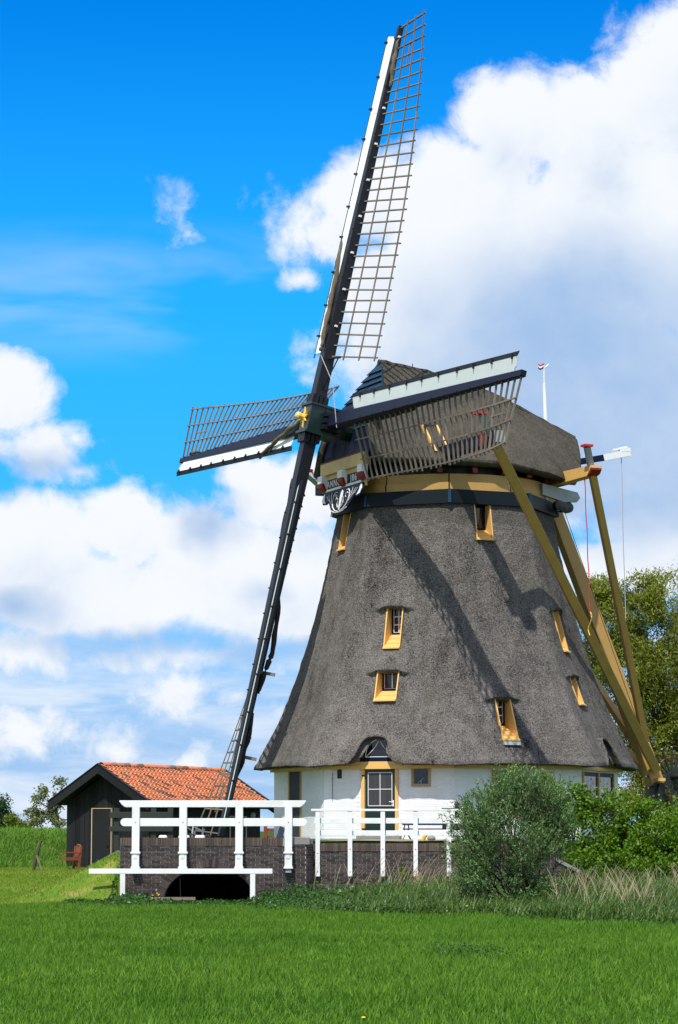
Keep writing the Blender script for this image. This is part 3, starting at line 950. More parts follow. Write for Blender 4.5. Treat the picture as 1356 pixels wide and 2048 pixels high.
for i in range(NU + 1):
    f = i / NU
    row = []
    ar = 2.25 - 6.95 * f
    ae = 3.45 - 6.85 * f
    zr = ridge(ar)
    for j in range(NV + 1):
        v = -1 + 2 * j / NV
        s = abs(v)
        w = cap_half(ae); ze = cap_eave(ae)
        # convex side: quadratic curve from ridge to eave
        cw = w * .80; cz = zr - min((zr - ze) * .80, cw / .80)
        b = 2 * (1 - s) * s * cw + s * s * w
        z = (1 - s) ** 2 * zr + 2 * (1 - s) * s * cz + s * s * ze
        a = ar + (ae - ar) * min(1, s * 1.6) if f < .12 else ar + (ae - ar) * s
        if f >= .12 and f < .3:
            k = (f - .12) / .18
            a = (ar + (ae - ar) * min(1, s * 1.6)) * (1 - k) + (ar + (ae - ar) * s) * k
        P = CP(a, math.copysign(b, v), z)
        nn = (CP(0, math.copysign(1, v), .55) - CP(0, 0, 0)).normalized()
        P = P + nn * (.05 * noise.noise(P * .8) + .025 * noise.noise(P * 2.4) + .012 * noise.noise(P * 7))
        row.append(P)
    cap_rows.append(row)
capm = MB(); capm.grid(cap_rows)
cap = capm.build('thatched_cap', M['cap_thatch'], mill, smooth=True, fix=False, label='grey thatched cap sloping down from the gable to the tail')
sm = cap.modifiers.new('thickness', 'SOLIDIFY'); sm.thickness = .24; sm.offset = 0
# rear of the cap closed with thatch
rear = cap_rows[-1]
mb = MB(); mb.v = [p + nH * .12 for p in rear]; mb.f = [tuple(range(len(rear)))]
mb.build('rear_thatch', M['cap_thatch'], cap, fix=False)
# ridge cap of dark cement tiles
mb = MB()
mb.tube([CP(2.28 - 6.95 * k / 30, 0, ridge(2.28 - 6.95 * k / 30) + .06 + .012 * math.sin(k * 2.1)) for k in range(31)], [.11 + .012 * (k % 2) for k in range(31)], 7)
mb.build('ridge_roll', M['cap_thatch'], cap)
MB().tube([CP(1.1, 0, 15.95), CP(1.1, 0, 16.28)], .015, 4).build('ridge_hook', M['iron'], cap)
# front gable: lapped boards
NB = 10
gz = np.linspace(16.12, 14.02, NB + 1)
def front_a(z): return float(np.interp(z, [12.6, 13.7, 14.2, 16.2], [3.38, 3.28, 3.16, 2.24]))
def front_w(z): return float(np.interp(z, [12.6, 13.2, 14.0, 14.9, 16.18], [1.62, 1.85, 1.95, 1.42, .10]))
for k in range(NB):
    z1, z0 = gz[k], gz[k + 1] - .03
    a1, a0 = front_a(z1) + .01, front_a(z0) + .085
    w1, w0 = front_w(z1) + .04, front_w(z0) + .10
    p = []
    MB().box8([CP(a0 - .06, -w0, z0), CP(a0, -w0, z0), CP(a0, w0, z0), CP(a0 - .06, w0, z0),
               CP(a1 - .06, -w1, z1), CP(a1, -w1, z1), CP(a1, w1, z1), CP(a1 - .06, w1, z1)]).build('gable_board', M['teal'], cap)
MB().box(CP(2.83, .12, 14.98), nH * .02, hH * .12, ZU * .05).build('gable_hatch', M['navy'], cap)
# vertical boarded storm panel under the shaft
NP = 9
for k in range(NP):
    b0, b1 = -1.72 + 3.44 * k / NP, -1.72 + 3.44 * (k + 1) / NP - .012
    MB().box8([CP(3.36, b0, 12.95), CP(3.42 + .008 * (k % 2), b0, 12.95), CP(3.42 + .008 * (k % 2), b1, 12.95), CP(3.36, b1, 12.95),
               CP(3.16, b0, 14.15), CP(3.24 + .008 * (k % 2), b0, 14.15), CP(3.24 + .008 * (k % 2), b1, 14.15), CP(3.16, b1, 14.15)]).build('storm_board', M['navy'], cap)
MB().box(CP(3.0, 0, 14.2), nH * .25, hH * 1.3, ZU * .5).build('neck_board', M['iron'], cap)
# cream breast beam, corbels, name board and carved beard
MB().box(CP(3.42, 0, 12.93), nH * .13, hH * 1.62, ZU * .19).build('breast_beam', M['cream'], cap, bevel=.015)
mb = MB()
for k in range(5): mb.box(CP(3.50, -1.3 + .62 * k, 13.135), nH * .07, hH * .27, ZU * .012)
mb.build('beam_edge', M['dark_red'], cap)
for b in (-1.50, .0, 1.47):
    c = MB(); w = .17
    prof = [(3.42, 12.74), (3.62, 12.74), (3.62, 12.52), (3.59, 12.40), (3.53, 12.32), (3.42, 12.28)]
    c.prism([CP(a, b - w, z) for a, z in prof], hH * (2 * w))
    cb = c.build('corbel', M['white'], cap)
    MB().prism([CP(a, b - w - .006, z) for a, z in [(3.55, 12.505), (3.632, 12.505), (3.60, 12.385), (3.535, 12.30), (3.43, 12.262), (3.42, 12.275), (3.48, 12.34)]], hH * (2 * w + .012)).build('corbel_foot', M['dark_red'], cb)
MB().box(CP(3.40, 0, 12.42), nH * .04, hH * 1.5, ZU * .32).build('name_board', M['cream'], cap)
for b0, b1 in ((-1.25, -.22), (.22, 1.25)):
    MB().box(CP(3.452, (b0 + b1) / 2, 12.45), nH * .006, hH * ((b1 - b0) / 2), ZU * .145).build('name_panel', M['iron'], cap)
    MB().box(CP(3.455, (b0 + b1) / 2, 12.255), nH * .03, hH * ((b1 - b0) / 2 + .05), ZU * .035).build('name_moulding', M['white'], cap)
def text_mesh(txt, size, origin, right, up, out, mat, name, parent, ext=.004):
    cu = bpy.data.curves.new('lettering', 'FONT'); cu.body = txt; cu.size = size; cu.extrude = ext; cu.align_x = 'CENTER'; cu.space_character = 1.25
    ob = bpy.data.objects.new('lettering', cu); COL.objects.link(ob)
    dg = bpy.context.evaluated_depsgraph_get()
    me = bpy.data.meshes.new_from_object(ob.evaluated_get(dg))
    bpy.data.objects.remove(ob)
    mtx = Matrix(((right.x, up.x, out.x, origin.x), (right.y, up.y, out.y, origin.y), (right.z, up.z, out.z, origin.z), (0, 0, 0, 1)))
    me.transform(Matrix.Translation(-OFF[parent.name]) @ mtx)
    me.materials.clear(); me.materials.append(mat)
    o = bpy.data.objects.new(name, me); COL.objects.link(o); o.parent = parent; OFF[o.name] = OFF[parent.name]
    return o
text_mesh('ANNO', .30, CP(3.462, -.78, 12.345), hH, ZU, nH, M['white'], 'lettering', cap)
text_mesh('J86', .30, CP(3.462, .70, 12.345), hH, ZU, nH, M['white'], 'lettering', cap)
# beard (baard)
beard_pts = [(-1.45, 12.22), (1.45, 12.22), (1.52, 11.98), (1.38, 11.82), (1.12, 11.80), (.98, 11.88), (.80, 11.72), (.58, 11.52), (.30, 11.42), (0, 11.38), (-.30, 11.42), (-.58, 11.52), (-.80, 11.72), (-.98, 11.88), (-1.12, 11.80), (-1.38, 11.82), (-1.52, 11.98)]
beard = MB().prism([CP(3.43 + (12.22 - z) * .22, b, z) for b, z in beard_pts], nH * .05).build('carved_beard', M['navy'], cap)
def on_beard(b, z, d=.065): return CP(3.43 + (12.22 - z) * .22 + d, b, z)
def stroke(pts, r): MB().tube([on_beard(b, z) for b, z in pts], r, 5).build('carving', M['white'], beard)
def leafshape(pts): MB().prism([on_beard(b, z, .052) for b, z in pts], nH * .02).build('carving', M['white'], beard)
leafshape([(-.03, 11.52), (-.09, 11.90), (-.07, 12.08), (0, 12.14), (.07, 12.08), (.09, 11.90), (.03, 11.52)])
for s in (-1, 1):
    leafshape([(s * 1.16, 11.84), (s * 1.40, 11.88), (s * 1.47, 12.02), (s * 1.40, 12.16), (s * 1.32, 12.16), (s * 1.30, 12.0)])
    stroke([(s * .06, 11.48), (s * .30, 11.52), (s * .52, 11.66), (s * .62, 11.84), (s * .60, 12.02), (s * .48, 12.12), (s * .34, 12.10)], [.018, .018, .018, .018, .016, .014, .01])
    stroke([(s * .60, 11.80), (s * .76, 11.96), (s * .80, 12.14)], [.014, .012, .008])
    stroke([(s * .62, 11.74), (s * .86, 11.90), (s * 1.02, 12.10)], [.014, .012, .008])
    stroke([(s * .84, 11.90), (s * 1.00, 11.94), (s * 1.16, 12.08)], [.013, .011, .008])
    stroke([(s * .50, 11.98), (s * .42, 12.03), (s * .33, 11.99), (s * .33, 11.90), (s * .40, 11.87)], [.014, .014, .013, .012, .01])
    stroke([(s * .12, 11.60), (s * .22, 11.72), (s * .20, 11.86)], [.016, .014, .008])
    MB().lathe(on_beard(s * .215, 11.88), [(.022, 0), (.02, .02), (.0, .03)], 8, nH).build('carving', M['gold'], beard)
stroke([(-.56, 11.54), (-.30, 11.46), (0, 11.44), (.30, 11.46), (.56, 11.54)], .016)
# side joists with red ends under the eave, consoles at the back
for a in (-2.4, -1.4, -.4, .6, 1.6):
    for s in (-1, 1):
        w = math.sqrt(max(.5, 3.25 ** 2 - a * a)) + .05
        j = MB().beam(CP(a, s * (w - .8), 12.50), CP(a, s * w, 12.50), .16, .14).build('joist', M['iron'], cap)
        MB().box(CP(a, s * (w + .01), 12.50), nH * .082, hH * .012, ZU * .072).build('joist_end', M['dark_red'], j)
MB().prism([CP(-2.1, 2.55, 12.0), CP(-2.1, 2.55, 12.34), CP(-3.9, 1.55, 12.28), CP(-4.05, 1.45, 12.12), CP(-3.9, 1.5, 11.98), CP(-3.2, 1.9, 11.9)], hH * -.14).build('rear_console', M['grey_paint'], cap)
mb = MB()
for a, b, z, r in ((-3.55, 1.5, 11.78, .17), (-3.25, 1.75, 11.74, .16), (-2.95, 2.0, 11.76, .16)): mb.lathe(CP(a, b, z), [(.0, -.12), (r, -.10), (r, .10), (0, .12)], 14, hH)
mb.build('rear_roller', M['greenblack'], cap)
# hatch in the side of the cap
hatch_a, hatch_b = 1.15, 3.02
def cap_surface(a_t, z_t):
    best = None
    for row in cap_rows:
        for p in row[NV // 2:]:
            q = p - AX; aa = q.dot(nH); d = abs(aa - a_t) + abs(p.z - z_t)
            if best is None or d < best[0]: best = (d, q.dot(hH))
    return best[1]
zc_ = 13.55
b_lo, b_hi = cap_surface(1.55, 13.1) + .13, cap_surface(1.55, 13.95) + .13
hw_ = .26
mb = MB()
for a in (1.55 - hw_, 1.55 + hw_ - .06):
    mb.prism([CP(a, b_hi - .35, 14.0), CP(a, b_hi + .1, 14.0), CP(a, b_lo + .16, 13.05), CP(a, b_lo - .3, 13.05)], nH * .06)
hatch = mb.build('side_hatch', M['yellow'], cap)
MB().box8([CP(1.55 - hw_, b_lo - .1, 13.05), CP(1.55 + hw_, b_lo - .1, 13.05), CP(1.55 + hw_, b_lo + .10, 13.05), CP(1.55 - hw_, b_lo + .10, 13.05),
           CP(1.55 - hw_, b_hi - .1, 13.72), CP(1.55 + hw_, b_hi - .1, 13.72), CP(1.55 + hw_, b_hi + .08, 13.72), CP(1.55 - hw_, b_hi + .08, 13.72)]).build('hatch_panel', M['grey_paint'], hatch)
MB().box8([CP(1.55 - hw_, b_hi - .1, 13.72), CP(1.55 + hw_, b_hi - .1, 13.72), CP(1.55 + hw_, b_hi + .06, 13.72), CP(1.55 - hw_, b_hi + .06, 13.72),
           CP(1.55 - hw_, b_hi - .1, 14.0), CP(1.55 + hw_, b_hi - .1, 14.0), CP(1.55 + hw_, b_hi + .05, 14.0), CP(1.55 - hw_, b_hi + .05, 14.0)]).build('hatch_opening', M['iron'], hatch)

# ------------------------------------------------------------------ tail: spruiten, braces, tail pole, winch
LS_a, LS_b, LS_z = 1.44, 6.40, 13.02
SS_a, SS_b, SS_z = -3.05, 4.20, 12.60
ls = MB().beam(CP(LS_a, -LS_b, LS_z), CP(LS_a, LS_b, LS_z), .36, .36).build('long_crossbeam', M['navy'], mill, bevel=.015)
for s in (-1, 1):
    for k, (b, m_) in enumerate(((5.55, 'dark_red'), (5.8, 'dark_red'))):
        MB().box(CP(LS_a, s * b, LS_z), nH * .183, hH * .06, ZU * .183).build('red_band', M[m_], ls)
    MB().box(CP(LS_a, s * (LS_b + .02), LS_z), nH * .17, hH * .03, ZU * .17).build('grey_end', M['grey_paint'], ls)
ss = MB()
for s in (-1, 1):
    pr = [(2.0, 12.78), (SS_b, 12.74), (SS_b, 12.60), (SS_b - .10, 12.50), (SS_b - .3, 12.44), (2.0, 12.42)]
    ss.prism([CP(SS_a - .17, s * b, z) for b, z in pr], nH * .34)
ss.box(CP(SS_a, 0, 12.6), nH * .16, hH * 2.05, ZU * .16)
ss = ss.build('short_crossbeam', M['yellow'], mill)
for s in (-1, 1):
    MB().prism([CP(SS_a - .175, s * b, z) for b, z in [(SS_b + .012, 12.66), (SS_b + .012, 12.60), (SS_b - .09, 12.49), (SS_b - .3, 12.43), (SS_b - .2, 12.52), (SS_b - .05, 12.66)]], nH * .35).build('red_end', M['dark_red'], ss)
T0, T1 = CP(-3.3, 0, 13.3), CP(-7.54, 0, 3.20)
def tail(f): return T0.lerp(T1, f)
tp = MB().beam(T0, T1, .35, .38, up=nH, w1=.40, h1=.46).build('tail_pole', M['beam_yellow'], mill, bevel=.02)
def brace(a, b, z, f, size, over, name):
    top = CP(a, b, z); foot = tail(f) + hH * math.copysign(.33, b)
    d = (foot - top).normalized()
    br = MB().beam(top + d * .1, foot, size, size, up=nH, w1=size * 1.05, h1=size * 1.05).build(name, M['beam_yellow'], mill, bevel=.012)
    MB().beam(top + d * .12, top - d * over, size * .82, size * .82, up=nH).build('brace_head', M['grey_paint'], br)
    e = top - d * over
    MB().box(e + ZU * .03, nH * (size * .72), hH * (size * .66), ZU * .035 ).build('brace_cap', M['red'], br)
    return br
for s in (1, -1):
    brace(LS_a - .02, s * (LS_b - .42), LS_z, .955, .265, .92, 'long_brace')
    brace(SS_a, s * (SS_b - .28), SS_z, .865, .205, .82, 'short_brace')
for f in (.82, .94, .985):
    MB().box(tail(f), nH * .10, hH * .52, ZU * .05).build('tail_bolt', M['yellow'], tp)
foot = T1
MB().beam(T1 + (T0 - T1).normalized() * .05, T1 - Vector((0, 0, .62)) + nH * .05, .50, .40, up=nH).build('tail_foot', M['iron'], tp)
mb = MB()
mb.beam(foot + hH * .28, CP(-7.2, .3, 1.4), .16, .16, up=nH); mb.beam(foot - hH * .28, CP(-7.2, -.3, 1.4), .16, .16, up=nH)
mb.build('tail_prop', M['iron'], tp)
# winch wheel
wc = CP(-8.05, .15, 3.45)
mb = MB()
for k in range(8):
    t = math.pi * k / 8
    d = nH * math.cos(t) + ZU * math.sin(t)
    mb.beam(wc - d * .95, wc + d * .95, .06, .06, up=hH)
wh = mb.build('winch_wheel', M['dark_green_wood'], mill)
ringp = [wc + (nH * math.cos(2 * math.pi * k / 24) + ZU * math.sin(2 * math.pi * k / 24)) * .62 for k in range(25)]
MB().tube(ringp, .022, 5).build('wheel_rim', M['dark_red'], wh)
mb = MB()
for k in range(16):
    t = 2 * math.pi * k / 16
    mb.box(wc + (nH * math.cos(t) + ZU * math.sin(t)) * .95, nH * .022, hH * .022, ZU * .022)
mb.build('spoke_tip', M['white'], wh)
MB().tube([wc - hH * .6, wc + hH * .6], .09, 10).build('winch_axle', M['iron'], wh)
# brake lever with rope
bl0, bl1, bl2 = CP(-3.9, 0, 13.32), CP(-5.72, 0, 13.70), CP(-6.72, 0, 13.93)
bk = MB().beam(bl0, bl1, .18, .20).build('brake_lever', M['navy'], mill)
mb = MB(); mb.beam(bl1, bl2, .19, .21); mb.beam(bl2 - (bl2 - bl1) * .35 + ZU * .14, bl2 + ZU * .10, .2, .12); mb.beam(bl2 - (bl2 - bl1) * .62 + ZU * .2, bl2 - (bl2 - bl1) * .1 + ZU * .2, .1, .06)
mb.build('lever_tip', M['white'], bk)
rp = bl2 - (bl2 - bl1) * .3
MB().tube([rp - ZU * (.1 + 6.9 * k / 12) + hH * (.05 * math.sin(k)) * .3 - nH * (.10 * k / 12) for k in range(13)], .016, 4).build('brake_rope', M['rope_grey'], bk)
r0_ = CP(SS_a + .1, SS_b - .55, 12.42)
MB().tube([r0_ - ZU * (4.1 * k / 10) + hH * (.02 * math.sin(k * 1.9)) - nH * (.14 * k / 10) for k in range(11)], .018, 4).build('red_rope', M['rope_red'], ss)
re = r0_ - ZU * 4.1 - nH * .14
MB().tube([re + hH * (.1 * math.sin(k * .8) - .05 * k / 8) - ZU * (.72 * k / 8) for k in range(9)], .02, 4).build('yellow_chain', M['rope_yellow'], ss)
MB().tube([CP(-3.5, 1.2, 12.0), CP(-6.9, .35, 4.6)], .012, 4).build('control_line', M['iron'], mill)
MB().tube([CP(-1.0, -2.9, 11.9), CP(-7.3, -.2, 4.0)], .012, 4).build('control_line', M['rope_grey'], mill)

# ------------------------------------------------------------------ windshaft, poll head, sails
HUB = AX + nH * 4.5 + ZU * 14.254
NV_ = nH * math.cos(TLT) + ZU * math.sin(TLT)
UPV = ZU * math.cos(TLT) - nH * math.sin(TLT)
UA = UPV * math.cos(PHI) + hH * math.sin(PHI)
RA = hH * math.cos(PHI) - UPV * math.sin(PHI)
MB().tube([HUB + NV_ * -.5, HUB - NV_ * 2.2], .34, 14).build('windshaft', M['greenblack'], mill)
poll = MB()
hx, hy = .335, .335
c_ = HUB - NV_ * .225
poll.box(c_, RA * hx, NV_ * .50, UA * .46)
poll = poll.build('poll_head', M['greenblack'], mill, bevel=.02, label='dark green cast iron poll end with golden star')
mb = MB()
for s in (-1, 1):
    mb.box(c_ + UA * s * .44, RA * (hx + .06), NV_ * .56, UA * .035)
mb.box(c_ - NV_ * .02, RA * (hx + .03), NV_ * .04, UA * .45)
mb.build('poll_flange', M['greenblack'], poll)
mb = MB()
for s in (-1, 1):
    for k in range(4):
        mb.box(HUB + UA * s * .60 + RA * (-.2 + .13 * k) + NV_ * .23, RA * .05, NV_ * .04, UA * .16)
        mb.box(HUB + UA * s * .58 - NV_ * .23 + RA * (-.2 + .13 * k), RA * .05, NV_ * .04, UA * .14)
    for k in range(3):
        mb.box(HUB - NV_ * .45 + RA * s * .48 + UA * (-.22 + .2 * k), UA * .07, NV_ * .30, RA * .14)
        mb.box(HUB + UA * s * .60 + RA * .24 + NV_ * (-.15 + .14 * k), RA * .03, NV_ * .05, UA * .16)
mb.build('wedge', M['black_paint'], poll)
star = MB()
sc0 = c_ + NV_ * .52
for k in range(8):
    t = 2 * math.pi * k / 8 + .2
    d = RA * math.cos(t) + UA * math.sin(t); e = RA * -math.sin(t) + UA * math.cos(t)
    star.prism([sc0 + e * .055, sc0 - e * .055, sc0 + d * (.34 if k % 2 == 0 else .25)], NV_ * .05)
star.lathe(sc0, [(.10, 0), (.10, .16), (.12, .18), (.12, .24), (.07, .30), (0, .31)], 10, NV_)
star.build('gold_star', M['gold'], poll)

L_ = 13.0
def twist(f): return R_(28.5 - 31 * f ** 2.6)
NBAR = 31
arms = [(UA, RA, 0.0, 'upright sail pointing up with open lattice on its right'), (RA, -UA, -.45, 'sail reaching toward the camera in front of the cap'),
        (-UA, -RA, 0.0, 'lower sail hanging down past the brick bridge'), (-RA, UA, -.45, 'far sail reaching left above the clouds')]
for ai, (d, t, off, lab) in enumerate(arms):
    O = HUB + NV_ * off
    stock_mat = M['black_paint'] if ai in (0, 2) else M['navy']
    sail = MB().beam(O + d * .30, O + d * L_, .40, .40, up=NV_, w1=.17, h1=.17).build('sail', stock_mat, mill, bevel=.012, label=lab)
    def ch(r): 
        w = twist(r / L_); return t * math.cos(w) - NV_ * math.sin(w)
    def stock_hw(r): return .20 - .115 * (r - .3) / (L_ - .3)
    CH = 1.90
    rs = [2.05 + (L_ - .08 - 2.05) * k / (NBAR - 1) for k in range(NBAR)]
    for k, r in enumerate(rs):
        c = ch(r); q = random.uniform(-.02, .02)
        p0 = O + d * (r + q) + c * (stock_hw(r) * .2) + NV_ * (stock_hw(r) * .30)
        MB().beam(O + d * r - c * .02, O + d * (r + q) + c * (CH + .07 + random.uniform(-.03, .03)), .038, .052, up=c.cross(d)).build('lattice_bar', M['lattice'], sail)
    for fr in (.36, .68, 1.0):
        pts = [O + d * (2.05 - .12 + (L_ + .02 - 1.93) * k / 14) + ch(2.0 + 11 * k / 14) * (CH * fr) + ch(2.0 + 11 * k / 14).cross(d) * .035 * (1 if True else 0) for k in range(15)]
        mb = MB()
        for k in range(14): mb.beam(pts[k], pts[k + 1], .042, .03, up=ch(2.0 + 11 * k / 14).cross(d))
        mb.build('hem_lath', M['lattice'], sail)
    mb = MB(); rr0, rr1 = rs[-3], rs[-5]
    mb.beam(O + d * (rr0 + .1) + ch(rr0) * CH * .52, O + d * (rr1 - .1) + ch(rr1) * CH * .52, .045, .03, up=ch(rr0).cross(d)); mb.build('spare_lath', M['lattice'], sail)
    # wind boards on the leading side
    wb = R_(16); lead = -(t * math.cos(wb) - NV_ * math.sin(wb)); nl = lead.cross(d).normalized()
    if nl.dot(NV_) < 0: nl = -nl
    r0w, r1w, nP = 2.15, 12.72, 4
    for k in range(nP):
        ra, rb = r0w + (r1w - r0w) * k / nP, r0w + (r1w - r0w) * (k + 1) / nP - .012
        s0, s1 = stock_hw(ra) - .01, stock_hw(rb) - .01
        wd = .40
        notch0 = .10 if k == 0 else 0; notch1 = .16 if k == nP - 1 else 0
        base_ = NV_ * .04
        poly = [O + d * (ra + notch0) + lead * s0 + base_, O + d * (rb - notch1) + lead * s1 + base_]
        if notch1: poly += [O + d * (rb - notch1 * .8) + lead * (s1 + .09) + base_, O + d * (rb - notch1 * .2) + lead * (s1 + .14) + base_]
        poly += [O + d * rb + lead * (s1 + wd) + base_, O + d * ra + lead * (s0 + wd) + base_]
        if notch0: poly += [O + d * (ra + .02) + lead * (s0 + .16) + base_]
        MB().prism(poly, nl * -.022).build('wind_board', M['sail_white'], sail)
    s0, s1 = stock_hw(r0w) + .39, stock_hw(r1w) + .39
    lead2 = (lead + nl * -.55).normalized()
    pA, pB = O + d * (r0w - .12) + lead * s0 + NV_ * .045, O + d * (r1w + .04) + lead * s1 + NV_ * .045
    MB().prism([pA, pB, pB + lead2 * .15, pA + lead2 * .15], nl * -.02).build('edge_board', M['darkteal'], sail)
    mb = MB()
    for k in range(10):
        r = r0w + .5 + (r1w - r0w - .8) * k / 9 + (.08 if k % 3 == 0 else 0)
        s = stock_hw(r) + .40
        mb.box(O + d * r + lead * s + NV_ * .06, d * .025, lead * .07, nl * .03)
    for k in range(14):
        r = 2.2 + 10.3 * k / 13
        mb.box(O + d * r + t * (stock_hw(r) * .9) + NV_ * stock_hw(r), d * .02, t * .02, NV_ * .03)
    o_ = mb.build('clips', M['iron'], sail, kind='stuff')
    if ai in (0, 2):
        for k in range(9):
            r = 3.0 + 9.6 * k / 8
            MB().box(O + d * r + RA * (stock_hw(r) + .03) + NV_ * .02, d * .03, RA * .045, NV_ * .04).build('cleat', M['white'], sail)
    # furled canvas wound round the stock
    mb = MB()
    if ai == 0:
        path = [(2.15, .02, .26, .07), (2.6, -.02, .26, .10), (3.3, -.12, .24, .11), (4.0, -.22, .20, .11), (4.8, -.34, .18, .11), (5.5, -.46, .16, .10), (6.1, -.55, .10, .09), (6.4, -.52, -.04, .06)]
        tip = [(10.9, .16, -.05, .07), (11.4, .20, .02, .11), (11.9, .19, .06, .10), (12.4, .15, .05, .06), (12.6, .10, .02, .03)]
    elif ai == 3:
        path = [(.55, .34, .30, .12), (1.0, .24, .30, .11), (1.6, .12, .30, .11), (2.3, -.05, .30, .10), (3.0, -.22, .28, .10), (3.7, -.40, .24, .09), (4.4, -.55, .18, .09), (5.0, -.62, .05, .06)]
        tip = [(11.2, .16, .04, .06), (11.7, .20, .08, .08), (12.1, .16, .06, .05)]
    elif ai == 1:
        path = [(2.2, .05, -.26, .10), (3.3, .1, -.28, .11), (4.6, .1, -.26, .10), (6.0, .1, -.22, .08)]
        tip = None
    else:
        path = [(1.9, .22, .14, .08), (3.0, .30, .10, .12), (4.2, .28, .02, .13), (5.3, .12, -.12, .13), (6.3, -.10, -.24, .15), (7.3, -.24, -.24, .17), (8.0, -.28, -.14, .16), (8.6, -.22, -.10, .09)]
        tip = [(9.2, -.16, -.1, .10), (10.0, -.24, -.1, .14), (10.7, -.20, -.08, .13), (11.3, -.12, -.05, .07)]
    for pth in (path, tip):
        if not pth: continue
        ks = np.linspace(0, len(pth) - 1, len(pth) * 5)
        arr = np.array(pth); idx = np.arange(len(pth))
        P_, r_ = [], []
        for kk in ks:
            q = [np.interp(kk, idx, arr[:, c]) for c in range(4)]
            wv = .018 * math.sin(kk * 5.1)
            P_.append(O + d * q[0] + t * (q[1] + wv) + NV_ * (q[2] + .018 * math.cos(kk * 4.3))); r_.append(q[3] * (.48 if ai == 2 else .72) * (1 + .14 * math.sin(kk * 7.3)))
        MB().tube(P_, r_, 9).build('furled_canvas', M['dark_canvas'] if ai in (1, 2) else M['canvas'], sail, smooth=True)
    if ai in (0,):
        mb = MB(); b0_ = O + d * 1.95 + RA * .2
        mb.beam(b0_, b0_ + RA * .62 + NV_ * -.1, .05, .07, up=NV_); mb.beam(O + d * .95 + RA * .2, b0_ + RA * .55 - NV_ * .08, .03, .03, up=NV_)
        mb.build('stay_bracket', M['iron'], sail)
        MB().tube([O + d * 2.0 + RA * .1 + NV_ * .26, O + d * 1.1 + RA * .9, O + d * -.3 + RA * 1.3 - NV_ * .3], .012, 4).build('sail_rope', M['rope_grey'], sail)
    if ai == 2:
        for r in (7.95, 10.55): MB().beam(O + d * r + RA * .1, O + d * r + RA * .42 - NV_ * .42, .05, .10, up=d).build('stub_lath', M['lattice'], sail)

# ================================================================== GROUND
def S(x):
    x = np.clip(x, 0, 1); return x * x * (3 - 2 * x)
WY, WY2 = 62.0, 62.35                       # front of the bridge wall, front of the low yard wall
BX0, BX1 = pt(240, 1675, WY).x, pt(612, 1675, WY).x
RX1 = pt(1120, 1690, WY2).x
CHX0, CHX1 = pt(322, 1780, WY).x - .12, pt(512, 1780, WY).x + .12
def ground_z(X, Y):
    X = np.asarray(X, float); Y = np.asarray(Y, float)
    base = .45 * S((Y - 62) / 21) * S((-X - 6.0) / 3)
    left = X < BX0 + .02
    right = X > RX1 - .05
    m = np.where(left, S((Y - 60.0) / 3.2), np.where(right, S((Y - 60.0) / 5.5), np.where(Y > WY2 + .12, 1.0, 0.0)))
    m = m * np.where(left, S((X + 8.7) / 4.5), 1.0)
    m = m * (1 - .72 * S((Y - 71) / 9) * S((-X - 1.5) / 4))
    z = np.maximum(base, YARD * m)
    z = z + 1.12 * S((Y - 87) / 10) * S((-X - 8.6) / 2.4) * (1 - S((Y - 112) / 25))
    z = np.where((X > CHX0) & (X < CHX1) & (Y > 60.6) & (Y < 72), -.28, z)
    z = z + .03 * np.sin(X * .9 + Y * .23) * np.sin(Y * .31 - X * .4) * (np.abs(Y - WY) > 1.5)
    z = z * (1 - .8 * S((Y - 130) / 60))
    return z
gx = sorted(set([-1500, -600, -250, -120, -70, -45, -32] + [round(v, 3) for v in np.arange(-24, 20.01, .4)] + [BX0 + .01, BX0 + .03, RX1 - .06, RX1 - .04, CHX0 - .01, CHX0 + .01, CHX1 - .01, CHX1 + .01] + [26, 40, 70, 130, 300, 700, 1500]))
gy = sorted(set([-60, -20, 0, 10] + [round(v, 3) for v in np.arange(15, 112, .5)] + [WY2 + .11, WY2 + .13, 60.59, 60.61, 71.99, 72.01] + [118, 126, 140, 170, 220, 320, 500, 900, 1600, 3000]))
GX, GY = np.meshgrid(np.array(gx), np.array(gy))
GZ = ground_z(GX, GY)
nr, nc = GX.shape
me = bpy.data.meshes.new('ground')
vv = np.stack([GX, GY, GZ], -1).reshape(-1, 3)
ii = (np.arange(nr - 1)[:, None] * nc + np.arange(nc - 1)[None, :]).ravel()
me.from_pydata(vv.tolist(), [], np.stack([ii, ii + 1, ii + nc + 1, ii + nc], -1).tolist())
me.materials.append(M['lawn_soil'])
me.polygons.foreach_set('use_smooth', [True] * len(me.polygons))
tag(link('lawn', me), kind='structure')
mb = MB(); mb.grid([[Vector((x, y, YARD + .012 + .01 * math.sin(x * 3 + y))) for x in np.linspace(-.6, 5.3, 12)] for y in np.linspace(WY2 + .3, 73, 10)])
tag(mb.build('path', M['soil'], fix=False), kind='structure')
MB().box(((CHX0 + CHX1) / 2, 66.2, -.2), (CHX1 - CHX0) / 2 - .01, 5.5, .09)
tag(MB().grid([[Vector((CHX0 - .2, y, -.16)), Vector((CHX1 + .2, y, -.16))] for y in (60.7, 66, 71.9)]).build('water', M['water'], fix=False), kind='structure')

